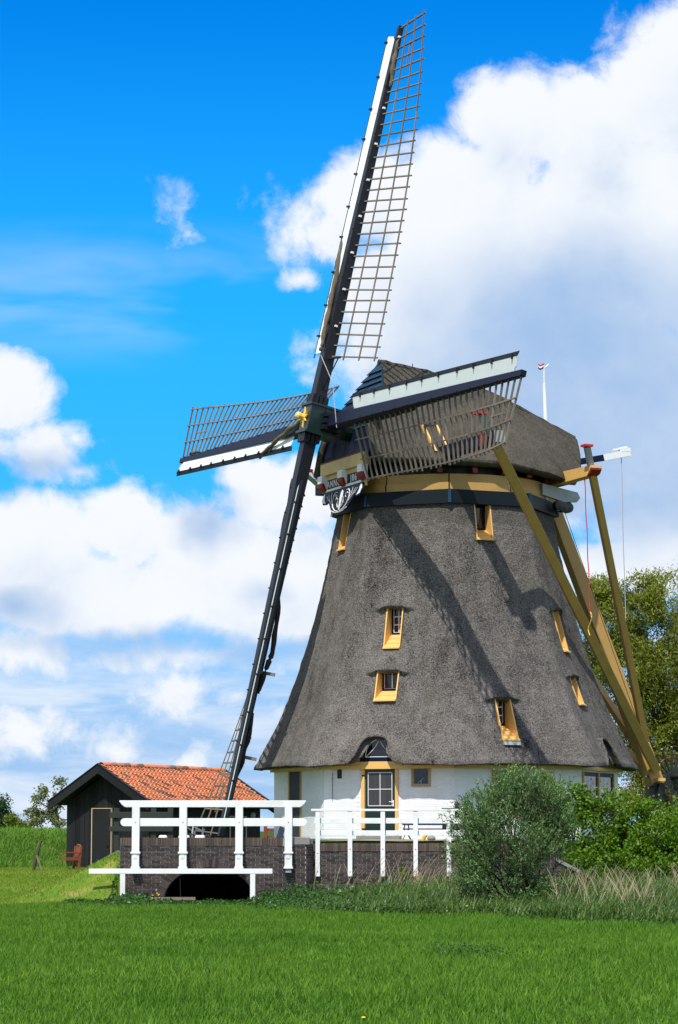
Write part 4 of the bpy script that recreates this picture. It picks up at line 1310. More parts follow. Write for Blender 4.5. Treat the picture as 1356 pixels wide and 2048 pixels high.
# ================================================================== BRICK BRIDGE AND YARD WALL
bridge = thing('brick_bridge', 'dark brick bridge wall with round arched culvert opening', 'bridge', ((BX0 + BX1) / 2, WY, 0))
ztop = pt(400, 1675, WY).z; SOLD = .205
acx = pt(418, 1735, WY).x; arw = pt(509, 1735, WY).x - acx; arh = pt(418, 1735, WY).z - .02; ath = .205
poly = [(BX0, -.4), (acx - arw, -.4)] + [(acx - arw * math.cos(math.pi * k / 28), .02 + arh * math.sin(math.pi * k / 28)) for k in range(29)] + [(acx + arw, -.4), (BX1, -.4), (BX1, ztop - .02), (BX0, ztop - .02)]
wall = MB().prism([Vector((x, WY + .012, z)) for x, z in poly], (0, .45, 0)).build('wall', M['mortar'], bridge)
def bond(mb_cb, x0, x1, z0, z1, inside=None, rows_off=0):
    bw, bh = .222, .0605
    r = 0; z = z1 - bh * int((z1 - z0) / bh)
    while z + bh <= z1 + .001:
        x = x0 - (bw * .5 if (r + rows_off) % 2 else 0)
        while x < x1 - .02:
            a, b = max(x, x0), min(x + bw, x1)
            if b - a > .05 and (inside is None or inside((a + b) / 2, z + bh / 2)):
                mb_cb(a + .006, b - .006, z + .0065, z + bh - .0065)
            x += bw
        z += bh; r += 1
def not_arch(x, z):
    return ((x - acx) / (arw + ath - .04)) ** 2 + ((z - .02) / (arh + ath - .04)) ** 2 > 1
def lay(parent, specs, mat, y, nmax=300):
    specs.sort(key=lambda s: -(s[1] - s[0]))
    full = specs[0][1] - specs[0][0]
    cache = {}
    st = MB()
    specs_ = specs[:]
    specs_.sort(key=lambda s: (round(s[1] - s[0], 3) < round(full, 3), -s[2]))
    for i, (a, b, c, d) in enumerate(specs_):
        yy = y + random.uniform(-.006, .004)
        if i < nmax:
            key = (round(b - a, 2), round(d - c, 2))
            if key not in cache:
                mme = MB().box((0, 0, 0), (b - a) / 2, .04, (d - c) / 2).mesh('brick'); mme.materials.append(mat); cache[key] = mme
            link('brick', cache[key], parent, Matrix.Translation(((a + b) / 2, yy + .04, (c + d) / 2)))
        else:
            st.box(((a + b) / 2, yy + .04, (c + d) / 2), (b - a) / 2, .04, (d - c) / 2)
    if st.v: st.build('brickwork', mat, parent, kind='stuff', fix=False)
sp = []
bond(lambda a, b, c, d: sp.append((a, b, c, d)), BX0, BX1, -.1, ztop - SOLD, not_arch)
lay(wall, sp, M['brick'], WY - .002)
# coping of bricks on edge
cop_me = MB().box((0, 0, 0), .0275, .16, SOLD / 2 - .006).mesh('coping_brick'); cop_me.materials.append(M['cap_brick'])
x = BX0 + .03
px570 = pt(566, 1680, WY).x
while x < px570:
    link('coping_brick', cop_me, wall, Matrix.Translation((x + random.uniform(-.003, .003), WY + .145 + random.uniform(-.006, .006), ztop - SOLD / 2 + random.uniform(-.004, .004))))
    x += .0625
MB().box(((px570 + BX1) / 2 + .06, WY + .16, ztop - .085), (BX1 - px570) / 2 + .03, .19, .09).build('coping_stone', M['concrete'], bridge, bevel=.012)
# arch ring
nvs = 50
for k in range(nvs):
    t0, t1 = math.pi * (k + .06) / nvs, math.pi * (k + .94) / nvs
    def ap(t, o): return Vector((acx - (arw + o) * math.cos(t), WY - .014, .02 + (arh + o) * math.sin(t)))
    MB().prism([ap(t0, .0), ap(t1, .0), ap(t1, ath), ap(t0, ath)], (0, .12, 0)).build('arch_brick', M['brick'], wall)
# vault behind the arch, deck above it, chamfered pier
mb = MB()
mb.grid([[Vector((acx - (arw + .02) * math.cos(math.pi * k / 20), y, .02 + (arh + .02) * math.sin(math.pi * k / 20) - (.42 if k in (0, 20) else 0))) for k in range(21)] for y in (WY + .4, WY + 9)])
mb.build('vault', M['brick'], bridge, fix=False)
MB().box(((BX0 + BX1) / 2, WY + 5.0, 1.28), (BX1 - BX0) / 2 - .03, 4.55, .165).build('deck', M['soil'], bridge)
MB().box((acx, WY + 9.2, .5), 1.6, .1, 1.0).build('tunnel_end', M['brick'], bridge)
ch = MB().prism([Vector((BX1, WY + .012, -.3)), Vector((BX1 + .17, WY + .33, -.3)), Vector((BX1 + .17, WY + .45, -.3)), Vector((BX1, WY + .45, -.3))], (0, 0, ztop + .27)).build('pier', M['mortar'], bridge)
mb = MB(); dv = Vector((.17, .318, 0)); ln = dv.length; dn = dv.normalized(); nn = Vector((dn.y, -dn.x, 0))
z = -.1; r = 0
while z < ztop - SOLD:
    for (a, b) in (((.005, .21), (.22, ln - .005)) if r % 2 == 0 else ((.005, .10), (.11, .31), (.32, ln - .004))):
        mb.box(Vector((BX1, WY + .012, 0)) + dn * (a + b) / 2 + nn * .004 + ZU * (z + .03), dn * (b - a) / 2, nn * .008, ZU * .0255)
    z += .0605; r += 1
mb.build('brickwork', M['brick'], ch, kind='stuff', fix=False)
# planks lying at the culvert mouth
tag(MB().box((pt(340, 1804, 61.4).x, 61.35, .10), .62, .09, .035).build('plank', M['old_wood']), 'long weathered plank lying at the culvert mouth', 'plank')
tag(MB().beam(pt(372, 1799, 61.5), pt(398, 1803, 61.5), .07, .05).build('plank', M['old_wood']), 'short plank end tilted against the longer one in the culvert', 'plank')
tag(MB().tube([pt(361, 1800, 62.9), pt(360, 1755, 62.9)], .018, 5).build('stake', M['old_wood']), 'thin upright stake in the dark culvert opening', 'stake')

yard_wall = thing('yard_wall', 'low dark brick retaining wall behind the white post fence', 'wall', (2.5, WY2, 0))
zt2 = pt(760, 1686, WY2).z
xa, xb = BX1 + .16, RX1
zend = pt(1190, 1762, WY2).z; xc = pt(1195, 1762, WY2).x
core = MB().prism([Vector((xa, WY2 + .012, -.3)), Vector((xc, WY2 + .012, -.3)), Vector((xc, WY2 + .012, zend - .02)), Vector((xb, WY2 + .012, zt2 - .42)), Vector((xb - .3, WY2 + .012, zt2 - .02)), Vector((xa, WY2 + .012, zt2 - .02))], (0, .4, 0)).build('wall_core', M['mortar'], yard_wall)
sp = []
def slope_ok(x, z):
    if x > xb: return z < zt2 - .45 + (zend - zt2 + .42) * (x - xb) / (xc - xb)
    return True
bond(lambda a, b, c, d: sp.append((a, b, c, d)), xa, xc, -.1, zt2 - SOLD, slope_ok)
lay(core, sp, M['brick'], WY2 - .002)
x = xa + .03
while x < xb - .3:
    link('coping_brick', cop_me, core, Matrix.Translation((x + random.uniform(-.003, .003), WY2 + .14 + random.uniform(-.006, .006), zt2 - SOLD / 2 + random.uniform(-.005, .005))))
    x += .0625
MB().beam(Vector((xb - .1, WY2 + .16, zt2 - .40)), Vector((xc, WY2 + .16, zend)), .42, .08).build('sloping_coping', M['concrete'], core)

# ================================================================== WHITE RAILINGS
def zpx(py, Y): return pt(678, py, Y).z
def xpx(px, Y, py=1640): return pt(px, py, Y).x
FY = WY - .12
rail = thing('bridge_railing', 'sturdy white wooden railing with four posts on the brick bridge', 'railing', (xpx(425, FY), FY, .8))
zt_, zb_ = zpx(1601, FY), zpx(1614.5, FY)
def curved_rail(x0, x1, z0, z1, y, th, round_end, name):
    h = z1 - z0; pts = []
    if round_end:
        for k in range(9):
            t = -math.pi / 2 + math.pi * k / 8
            pts.append((x1 - h / 2 + h / 2 * math.cos(t), (z0 + z1) / 2 + h / 2 * math.sin(t)))
        for k in range(9):
            t = math.pi / 2 + math.pi * k / 8
            pts.append((x0 + h / 2 + h / 2 * math.cos(t), (z0 + z1) / 2 + h / 2 * math.sin(t)))
    else:
        e = h * .95
        pts = [(x0 + e, z0), (x1 - e, z0), (x1 - e * .75, z0 + h * .10), (x1 - e * .3, z0 + h * .45), (x1 - e * .12, z0 + h * .75), (x1, z0 + h * .80), (x1, z1), (x0, z1), (x0, z0 + h * .8), (x0 + e * .12, z0 + h * .75), (x0 + e * .3, z0 + h * .45), (x0 + e * .75, z0 + h * .10)]
    o = MB().prism([Vector((x, y - th / 2, z)) for x, z in pts], (0, th, 0)).build(name, M['white'], rail, bevel=.006)
    return o
tr = curved_rail(xpx(239, FY), xpx(612, FY), zb_, zt_ + .0, FY, .17, False, 'top_rail')
curved_rail(xpx(241, FY), xpx(614, FY), zpx(1652.5, FY), zpx(1636.5, FY), FY + .02, .10, True, 'middle_rail')
for px in (272, 366.5, 478.5, 577):
    Yp = FY - .035 if False else FY - .012
    x = xpx(px, FY); hw = .092
    zbot = zpx(1737, FY)
    post = MB().box((x, FY, (zb_ + .01 + zbot) / 2), hw, .085, (zb_ + .01 - zbot) / 2).build('post', M['white'], rail, bevel=.008)
    for (py, e, hh) in ((1705.5, .028, .022), (1735.5, .022, .022)):
        MB().box((x, FY, zpx(py, FY)), hw + e, .085 + e, hh).build('collar', M['white'], post, bevel=.006)
    MB().box((x - .01, FY - .088, zpx(1713, FY)), .045, .006, .05).build('bolt_plate', M['sail_white'], post)
    MB().box((x, FY, zbot - .05), hw - .02, .07, .05).build('post_foot', M['grey_paint'], post)
    MB().lathe((x, FY - .09, zpx(1644, FY)), [(.0, .012), (.012, .008), (.014, 0)], 8, (0, -1, 0)).build('bolt', M['grey_paint'], post)

LY = WY - 1.0
low = thing('low_barrier', 'low white barrier of one rail on two posts before the arch', 'barrier', (xpx(375, LY), LY, 0))
MB().box(((xpx(178, LY, 1742) + xpx(545, LY, 1742)) / 2, LY, (zpx(1737.5, LY) + zpx(1747.5, LY)) / 2), (xpx(545, LY, 1742) - xpx(178, LY, 1742)) / 2, .06, (zpx(1737.5, LY) - zpx(1747.5, LY)) / 2).build('rail', M['white'], low, bevel=.006)
for px in (245.5, 505.5):
    zz = zpx(1747, LY)
    MB().box((xpx(px, LY, 1760), LY, zz / 2 - .08), .062, .055, zz / 2 + .075).build('post', M['white'], low, bevel=.006)

PY = WY2 - .06
fence = thing('post_fence', 'slender white post and rail fence bolted to the yard wall', 'fence', (xpx(770, PY), PY, .6))
xe = xpx(985, PY)
MB().box(((xpx(622, PY) + xe) / 2, PY, zpx(1620, PY)), (xe - xpx(622, PY)) / 2, .055, .026).build('top_rail', M['white'], fence, bevel=.005)
for y0, y1 in ((1636, 1647), (1661, 1671)):
    MB().box(((xpx(629, PY) + xe) / 2, PY + .075, (zpx(y0, PY) + zpx(y1, PY)) / 2), (xe - xpx(629, PY)) / 2, .025, (zpx(y0, PY) - zpx(y1, PY)) / 2).build('rail', M['white'], fence, bevel=.005)
for i, px in enumerate((635.5, 700, 765.5, 831, 897.5, 963)):
    x = xpx(px, PY)
    post = MB().box((x, PY, (zpx(1622, PY) + zpx(1753, PY)) / 2), .056, .042, (zpx(1622, PY) - zpx(1753, PY)) / 2 - .001).build('post', M['white'], fence, bevel=.005)
    mb = MB()
    for py in (1698 + 8 * (i == 0), 1743): mb.lathe((x, PY - .042, zpx(py, PY)), [(.016, 0), (.014, .01), (0, .014)], 8, (0, -1, 0))
    mb.build('bolt', M['grey_paint'], post)

# ================================================================== DARK FENCES BEHIND
DY = 67.2
df = thing('dark_fence', 'dark green weathered rails on the far side of the bridge', 'fence', (xpx(292, DY), DY, 1.3))
for y0, y1, xA, xB in ((1624, 1636, 219, 346), (1653, 1663, 219, 346)):
    MB().box(((xpx(xA, DY) + xpx(xB, DY)) / 2, DY - .07, (zpx(y0, DY) + zpx(y1, DY)) / 2), (xpx(xB, DY) - xpx(xA, DY)) / 2, .03, (zpx(y0, DY) - zpx(y1, DY)) / 2).build('rail', M['dark_green_wood'], df, bevel=.006)
for px in (233, 307, 341):
    MB().box((xpx(px, DY), DY, (zpx(1616, DY) + 1.2) / 2), .07, .04, (zpx(1616, DY) - 1.2) / 2).build('post', M['dark_green_wood'], df)
GY_ = 64.5
gt = thing('black_gate_frame', 'black wooden post with cross beams before the white mill wall', 'gate frame', (xpx(914, GY_), GY_, YARD))
z1 = zpx(1606, GY_)
post = MB().box((xpx(914.5, GY_), GY_, (z1 + YARD) / 2 - .05), .062, .06, (z1 - YARD) / 2 + .04).build('post', M['iron'], gt)
MB().prism([Vector((xpx(914.5, GY_) - .062, GY_ - .058, z1 - .009)), Vector((xpx(914.5, GY_) + .062, GY_ - .058, z1 - .009)), Vector((xpx(914.5, GY_), GY_ - .058, z1 + .03))], (0, .116, 0)).build('post_top', M['dark_red'], post)
for y0, y1, a, b in ((1616, 1621, 883, 990), (1648, 1658.5, 884, 985)):
    MB().box(((xpx(a, GY_) + xpx(b, GY_)) / 2, GY_ - .1, (zpx(y0, GY_) + zpx(y1, GY_)) / 2), (xpx(b, GY_) - xpx(a, GY_)) / 2, .036, (zpx(y0, GY_) - zpx(y1, GY_)) / 2).build('beam', M['iron'], gt)
mb = MB(); mb.tube([Vector((xpx(888, GY_) + .03 * math.cos(2 * math.pi * k / 12), GY_ - .15, zpx(1625, GY_) + .04 * math.sin(2 * math.pi * k / 12))) for k in range(13)], .006, 4); mb.build('ring', M['steel'], gt)

# bench against the mill wall
BY = 71.2
bx0, bx1 = xpx(804, BY), xpx(912, BY)
bench = thing('bench', 'garden bench with curled black iron ends and blue slats by the mill door', 'bench', ((bx0 + bx1) / 2, BY, YARD))
for k, zz in enumerate((zpx(1646, BY), zpx(1652, BY) + .01)):
    if k == 0: MB().box(((bx0 + bx1) / 2, BY + .14, zz), (bx1 - bx0) / 2 - .06, .016, .065).build('back_slat', M['bench_blue'], bench)
zs_ = zpx(1658, BY)
for k in range(4): MB().box(((bx0 + bx1) / 2, BY - .26 + .11 * k, zs_), (bx1 - bx0) / 2 - .02, .045, .018).build('seat_slat', M['bench_blue'], bench)
for x in (bx0 + .1, bx1 - .1):
    mb = MB()
    mb.tube([Vector((x - .04, BY - .3, zs_)), Vector((x - .02, BY - .28, (zs_ + YARD) / 2)), Vector((x - .08, BY - .34, YARD))], .02, 6)
    mb.tube([Vector((x + .08, BY + .06, zs_)), Vector((x + .07, BY + .10, (zs_ + YARD) / 2)), Vector((x + .16, BY + .2, YARD))], .02, 6)
    mb.tube([Vector((x - .03, BY - .29, (zs_ + YARD) / 2)), Vector((x + .07, BY + .1, (zs_ + YARD) / 2))], .015, 6)
    mb.tube([Vector((x - .05, BY - .3, zs_)), Vector((x + .1, BY + .12, zs_ - .01)), Vector((x + .06, BY + .16, zs_ + .22))], .022, 6)
    arm = [Vector((x - .06 + .03 * math.sin(k * .9), BY - .28, zs_ + .02 + .03 * k)) for k in range(7)]
    mb.tube(arm, .018, 6)
    mb.tube([Vector((x - .08 + .05 * math.cos(t), BY - .28, zs_ + .19 + .06 * math.sin(t))) for t in np.linspace(0, 5.2, 12)], .014, 6)
    mb.build('iron_end', M['iron'], bench)
# odds and ends on the yard
yb = pt(850, 1684, 66.5)
tag(MB().tube([Vector((yb.x - .06, yb.y, YARD)), Vector((yb.x - .02, yb.y, YARD + .09)), Vector((yb.x + .05, yb.y, YARD + .19))], [.05, .055, .05], 10).build('yellow_roll', M['tarp_yellow'], bevel=.004), 'short yellow roll leaning on the ground under the bench', 'roll')
st = MB(); st.lathe((yb.x + .17, yb.y + .03, YARD), [(.02, .0), (.10, .02), (.115, .07), (.08, .12), (.02, .135)], 9)
tag(st.build('stone', M['concrete'], smooth=True), 'grey rounded stone beside the yellow roll', 'stone')
fp = thing('flower_pot', 'tiny pot of pink flowers behind the black gate post', 'flower pot', (xpx(929, 70), 70, YARD))
MB().lathe((xpx(929, 70), 70, YARD), [(.05, 0), (.08, .18), (.085, .2), (.07, .19)], 10).build('pot', M['brick'], fp)
mb = MB()
for k in range(10): mb.box((xpx(929, 70) + random.uniform(-.1, .1), 70 + random.uniform(-.1, .1), YARD + .28 + random.uniform(-.04, .06)), .022, .022, .015)
mb.build('flowers', M['rope_red'], fp)
# white blocks behind the bridge coping
for px, w, lab in ((326, 17, 'white rounded block behind the bridge wall, leftmost of three'), (368, 22, 'white rounded block half hidden behind a railing post'), (400, 20, 'white rounded block in front of the parked bicycles')):
    Yb = WY + .75
    x = xpx(px, Yb, 1672); w_ = w / 2 / 80.0
    o = MB().box((x, Yb, zpx(1676, Yb) - .06), w_, .12, .13).build('white_block', M['white'], bevel=.05)
    tag(o, lab, 'block', 'white blocks behind the bridge wall')
# bicycles
def bicycle(x, y, z, rz, lab):
    b = thing('bicycle', lab, 'bicycle', (x, y, z), 'bicycles parked behind the bridge')
    rot = Matrix.Translation((x, y, z)) @ Matrix.Rotation(rz, 4, 'Z')
    def T(p): return rot @ Vector(p)
    for cx in (-.52, .52):
        wl = MB().tube([T((cx + .33 * math.cos(2 * math.pi * k / 24), 0, .34 + .33 * math.sin(2 * math.pi * k / 24))) for k in range(25)], .02, 6).build('wheel', M['rubber'], b)
        MB().tube([T((cx + .30 * math.cos(2 * math.pi * k / 24), 0, .34 + .30 * math.sin(2 * math.pi * k / 24))) for k in range(25)], .009, 4).build('rim', M['steel'], wl)
        sp_ = MB()
        for k in range(9): sp_.tube([T((cx - .3 * math.cos(math.pi * k / 9), 0, .34 - .3 * math.sin(math.pi * k / 9))), T((cx + .3 * math.cos(math.pi * k / 9), 0, .34 + .3 * math.sin(math.pi * k / 9)))], .003, 3)
        sp_.build('spokes', M['steel'], wl)
    fr = MB()
    for p, q in (((.52, 0, .34), (.36, 0, .95)), ((.40, 0, .80), (-.12, 0, .30)), ((-.12, 0, .30), (-.24, 0, .85)), ((-.52, 0, .34), (-.12, 0, .30)), ((-.52, 0, .34), (-.22, 0, .72)), ((.38, 0, .86), (-.22, 0, .74))): fr.tube([T(p), T(q)], .018, 6)
    fr.build('frame', M['steel'], b)
    MB().tube([T((.30, -.28, .98)), T((.40, -.12, 1.03)), T((.37, 0, .98)), T((.40, .12, 1.03)), T((.30, .28, .98))], .014, 6).build('handlebar', M['steel'], b)
    MB().tube([T((-.36, 0, .88)), T((-.26, 0, .90)), T((-.10, 0, .88))], [.09, .07, .02], 8).build('saddle', M['rubber'], b)
bicycle(xpx(380, 68), 68.2, .98, R_(-104), 'grey bicycle parked behind the bridge, left of the pair')
bicycle(xpx(396, 68), 68.5, .98, R_(-112), 'grey bicycle parked under the lower sail tip, right of the pair')
# leaning boards and red-brown gate by the mill
lb = pt(562, 1676, 68)
bd = thing('leaning_boards', 'pair of dark grey boards leaning together behind the railing post', 'boards', (lb.x, 68, YARD - .1))
MB().beam(pt(556, 1682, 68), pt(565.5, 1654, 68), .16, .05, up=(0, 1, 0)).build('board', M['bench_blue'], bd)
MB().beam(pt(564, 1682, 68.2), pt(565.5, 1655, 68.2), .10, .05, up=(0, 1, 0)).build('board', M['grey_paint'], bd)
gy_ = 80
gtr = thing('garden_gate', 'red brown wooden gate between the shed and the mill', 'gate', (xpx(533, gy_), gy_, .9))
MB().box((xpx(531, gy_), gy_, 1.4), .055, .05, .55).build('post', M['chair_wood'], gtr)
for zz in (zpx(1660, gy_), zpx(1668, gy_) - .1): MB().box((xpx(540, gy_), gy_ + .02, zz), .20, .03, .05).build('rail', M['chair_wood'], gtr)

# ================================================================== BLACK SHED
TH = R_(34); Ld = Vector((math.sin(TH), math.cos(TH), 0)); Gd = Vector((math.cos(TH), -math.sin(TH), 0))
APX = pt(197, 1534, 84.5); SW, SL = 2.06, 7.15
ZR = APX.z; ZE = pt(289, 1605, 84.5 - SW * math.sin(TH)).z
DROP = -.07
ZB = .15
shed = thing('shed', 'black tarred wooden shed with orange pantile roof', 'shed', (APX.x, APX.y, ZB))
def SP(l, g, z): return Vector((APX.x, APX.y, 0)) + Ld * l + Gd * g + ZU * (z + DROP * l / SL)
slope_n = Vector((0, 0, 0))
pitch = math.atan2(ZR - ZE, SW)
def roofz(g): return ZR - abs(g) * (ZR - ZE) / SW
WW = SW - .28; FO = .50
# core walls
MB().box8([SP(FO + .06, -WW + .04, ZB), SP(SL - .3, -WW + .04, ZB), SP(SL - .3, WW - .04, ZB), SP(FO + .06, WW - .04, ZB),
           SP(FO + .06, -WW + .04, ZE + .0), SP(SL - .3, -WW + .04, ZE + .0), SP(SL - .3, WW - .04, ZE + .0), SP(FO + .06, WW - .04, ZE + .0)]).build('wall', M['tar'], shed)
gb = MB()
nB = 18
for k in range(nB):
    g0, g1 = -WW + 2 * WW * k / nB, -WW + 2 * WW * (k + 1) / nB - .008
    z0, z1 = roofz(g0) - .16, roofz(g1) - .16
    o_ = .006 * (k % 2)
    MB().box8([SP(FO - o_, g0, ZB), SP(FO - o_, g1, ZB), SP(FO + .05, g1, ZB), SP(FO + .05, g0, ZB), SP(FO - o_, g0, z0), SP(FO - o_, g1, z1), SP(FO + .05, g1, z1), SP(FO + .05, g0, z0)]).build('board', M['tar'], shed)
nS = 30
for k in range(nS):
    l0_, l1_ = FO + (SL - .3 - FO) * k / nS, FO + (SL - .3 - FO) * (k + 1) / nS - .01
    MB().box8([SP(l0_, WW, ZB), SP(l1_, WW, ZB), SP(l1_, WW - .03, ZB), SP(l0_, WW - .03, ZB), SP(l0_, WW, ZE + .02), SP(l1_, WW, ZE + .02), SP(l1_, WW - .03, ZE + .02), SP(l0_, WW - .03, ZE + .02)]).build('board', M['tar'], shed)
# roof deck
roof = MB()
for s in (-1, 1):
    roof.box8([SP(.02, 0, ZR - .06), SP(SL - .02, 0, ZR - .06), SP(SL - .02, s * SW, ZE - .06), SP(.02, s * SW, ZE - .06), SP(.02, 0, ZR), SP(SL - .02, 0, ZR), SP(SL - .02, s * SW, ZE), SP(.02, s * SW, ZE)])
roof = roof.build('roof', M['tar'], shed)
# barge boards and gutter
for l in (-.04, SL - .02):
    for s in (-1, 1):
        bw_ = .27
        MB().box8([SP(l, 0, ZR + .06 - bw_), SP(l + .05, 0, ZR + .06 - bw_), SP(l + .05, s * (SW + .1), ZE + .02 - bw_), SP(l, s * (SW + .1), ZE + .02 - bw_),
                   SP(l, 0, ZR + .10), SP(l + .05, 0, ZR + .10), SP(l + .05, s * (SW + .1), ZE + .06), SP(l, s * (SW + .1), ZE + .06)]).build('barge_board', M['tar'], roof)
        MB().box8([SP(l - .03, 0, ZR + .102), SP(l + .09, 0, ZR + .102), SP(l + .09, s * (SW + .1), ZE + .062), SP(l - .03, s * (SW + .1), ZE + .062),
                   SP(l - .03, 0, ZR + .13), SP(l + .09, 0, ZR + .13), SP(l + .09, s * (SW + .1), ZE + .09), SP(l - .03, s * (SW + .1), ZE + .09)]).build('barge_cap', M['iron'], roof)
MB().tube([SP(.05, SW + .08, ZE - .05), SP(SL - .05, SW + .08, ZE - .05)], .06, 8).build('gutter', M['iron'], roof)
# pantiles on the near slope
NC_, NR_ = 33, 9
rl = math.hypot(SW, ZR - ZE)
tw, tl = (SL - .22) / NC_, rl / NR_
sdir = (Gd * SW + ZU * (ZE - ZR)).normalized(); ldir = (Ld + ZU * (DROP / SL)).normalized(); ndir = ldir.cross(sdir).normalized()
if ndir.z < 0: ndir = -ndir
tm = MB()
NPF = 8
pf = []
for k in range(NPF + 1):
    x = k / NPF
    pf.append((x * tw * 1.10 - .05 * tw, .046 * math.sin(2 * math.pi * (x * .94 + .12)) * (1 if x < .55 else .85)))
top0 = [(x, h + .004, -.05) for x, h in pf]; top1 = [(x, h + .062, tl + .01) for x, h in pf]
vsx = [Vector((x, s, h)) for x, h, s in top0] + [Vector((x, s, h)) for x, h, s in top1] + [Vector((x, s, h - .05)) for x, h, s in top1] + [Vector((x, s, h)) for x, h, s in top1]
fsx = []
for k in range(NPF):
    fsx.append((k, k + 1, NPF + 1 + k + 1, NPF + 1 + k)); fsx.append((3 * (NPF + 1) + k, 3 * (NPF + 1) + k + 1, 2 * (NPF + 1) + k + 1, 2 * (NPF + 1) + k))
tm.add(vsx, fsx)
tile_me = tm.mesh('pantile', fix=False); tile_me.materials.append(M['tile'])
tile_me.polygons.foreach_set('use_smooth', [True] * len(tile_me.polygons))
for r in range(NR_):
    for c in range(NC_):
        o = SP(.11 + c * tw, 0, ZR + .05) + sdir * (r * tl + .03) + ndir * (random.uniform(0, .006))
        rotm = Matrix(((ldir.x, sdir.x, ndir.x, o.x), (ldir.y, sdir.y, ndir.y, o.y), (ldir.z, sdir.z, ndir.z, o.z), (0, 0, 0, 1)))
        link('tile', tile_me, roof, rotm @ Matrix.Rotation(random.uniform(-.02, .02), 4, 'Z'))
# ridge tiles
rt = MB()
nseg = 7
rows = []
for sx_ in (0, .40):
    rows.append([Vector((sx_, -.13 * math.cos(math.pi * k / nseg), .11 * math.sin(math.pi * k / nseg) + (.018 if sx_ > 0 else 0))) for k in range(nseg + 1)])
rt.grid(rows); rt.add([Vector((.40, -.13 * math.cos(math.pi * k / nseg), .11 * math.sin(math.pi * k / nseg) + .018)) for k in range(nseg + 1)] + [Vector((.40, -.11 * math.cos(math.pi * k / nseg), .09 * math.sin(math.pi * k / nseg))) for k in range(nseg + 1)], [(k, k + 1, nseg + 2 + k, nseg + 1 + k) for k in range(nseg)])
ridge_me = rt.mesh('ridge_tile', fix=False); ridge_me.materials.append(M['tile'])
nRt = 19
for k in range(nRt):
    o = SP(.12 + (SL - .3) * k / nRt, 0, ZR + .06)
    link('ridge_tile', ridge_me, roof, Matrix(((ldir.x, -Gd.x, 0, o.x), (ldir.y, -Gd.y, 0, o.y), (ldir.z, 0, 1, o.z), (0, 0, 0, 1))))
# gable door with pale trim
dg0, dg1 = -.02, .86
uD0 = None
for g in np.linspace(-WW, WW, 400):     # find door edges from their bearing
    P = SP(FO, g, 2)
    x = CXP + FPX * P.x / (P.y * math.cos(TILT) + (2 - EYE) * math.sin(TILT))
    if x < 186: dg0 = g
    if x < 224: dg1 = g
zd = zpx(1617, 84.6)
sd = MB().box8([SP(FO - .045, dg0, ZB), SP(FO - .045, dg1, ZB), SP(FO, dg1, ZB), SP(FO, dg0, ZB), SP(FO - .045, dg0, zd), SP(FO - .045, dg1, zd), SP(FO, dg1, zd), SP(FO, dg0, zd)]).build('door', M['tar'], shed)
mb = MB()
for g0, g1, za, zb2 in ((dg0 - .02, dg0 + .012, ZB, zd), (dg1, dg1 + .02, ZB, zd), (dg0 - .02, dg1 + .02, zd, zd + .022)):
    mb.box8([SP(FO - .06, g0, za), SP(FO - .06, g1, za), SP(FO, g1, za), SP(FO, g0, za), SP(FO - .06, g0, zb2), SP(FO - .06, g1, zb2), SP(FO, g1, zb2), SP(FO, g0, zb2)])
mb.build('door_trim', M['tan'], sd)
MB().box(SP(FO - .06, dg1 - .12, 1.25), .04, .03, .02).build('latch', M['iron'], sd)
# side door frame and lamp
mb = MB()
for l0_, l1_, za, zb2 in ((5.0, 5.05, 1.0, 2.25), (5.95, 6.0, 1.0, 2.25), (5.0, 6.0, 2.25, 2.29)):
    mb.box8([SP(l0_, WW + .03, za), SP(l1_, WW + .03, za), SP(l1_, WW, za), SP(l0_, WW, za), SP(l0_, WW + .03, zb2), SP(l1_, WW + .03, zb2), SP(l1_, WW, zb2), SP(l0_, WW, zb2)])
mb.build('side_door_trim', M['tan'], shed)
MB().lathe(SP(6.35, WW + .02, 2.32), [(.0, .08), (.10, .06), (.13, .0)], 12, Gd).build('lamp', M['grey_paint'], shed)

# ================================================================== CHAIR, STAKES, EDGING
cpos = pt(140, 1738, 82.6); cz = cpos.z
chair = thing('garden_chair', 'red brown wooden garden armchair beside the black shed', 'chair', (cpos.x, cpos.y, cz), None)
fd = Vector((-.88, -.47, 0)).normalized(); sdv = Vector((fd.y, -fd.x, 0))
k_ = .84
def CH_(f, s, z): return Vector((cpos.x, cpos.y, cz)) + (fd * f + sdv * s + ZU * z) * k_
for s in (-.28, .28):
    MB().beam(CH_(.26, s, -.1), CH_(.26, s, .62), .06, .06).build('leg', M['chair_wood'], chair)
    MB().beam(CH_(-.24, s, -.1), CH_(-.34, s, .88), .06, .06, up=fd).build('leg', M['chair_wood'], chair)
    MB().beam(CH_(-.30, s, .63), CH_(.33, s, .65), .09, .04).build('armrest', M['chair_wood'], chair)
    MB().beam(CH_(-.25, s, .38), CH_(.25, s, .38), .03, .08).build('apron', M['chair_wood'], chair)
MB().beam(CH_(.26, -.28, .38), CH_(.26, .28, .38), .03, .08).build('apron', M['chair_wood'], chair)
for k in range(5): MB().beam(CH_(-.2 + .105 * k, -.29, .43), CH_(-.2 + .105 * k, .29, .43), .085, .025).build('seat_slat', M['chair_wood'], chair)
mb = MB(); mb.tube([CH_(-.345, -.28 + .07 * k, .86 + .07 * math.sin(math.pi * k / 8)) for k in range(9)], .032, 6); mb.build('top_rail', M['chair_wood'], chair)
MB().beam(CH_(-.28, -.26, .50), CH_(-.28, .26, .50), .03, .06).build('back_rail', M['chair_wood'], chair)
for k in range(5):
    s = -.19 + .095 * k
    MB().beam(CH_(-.285, s, .50), CH_(-.342, s, .88 + .04 * math.cos(s * 6)), .055, .018, up=fd).build('back_slat', M['chair_wood'], chair)
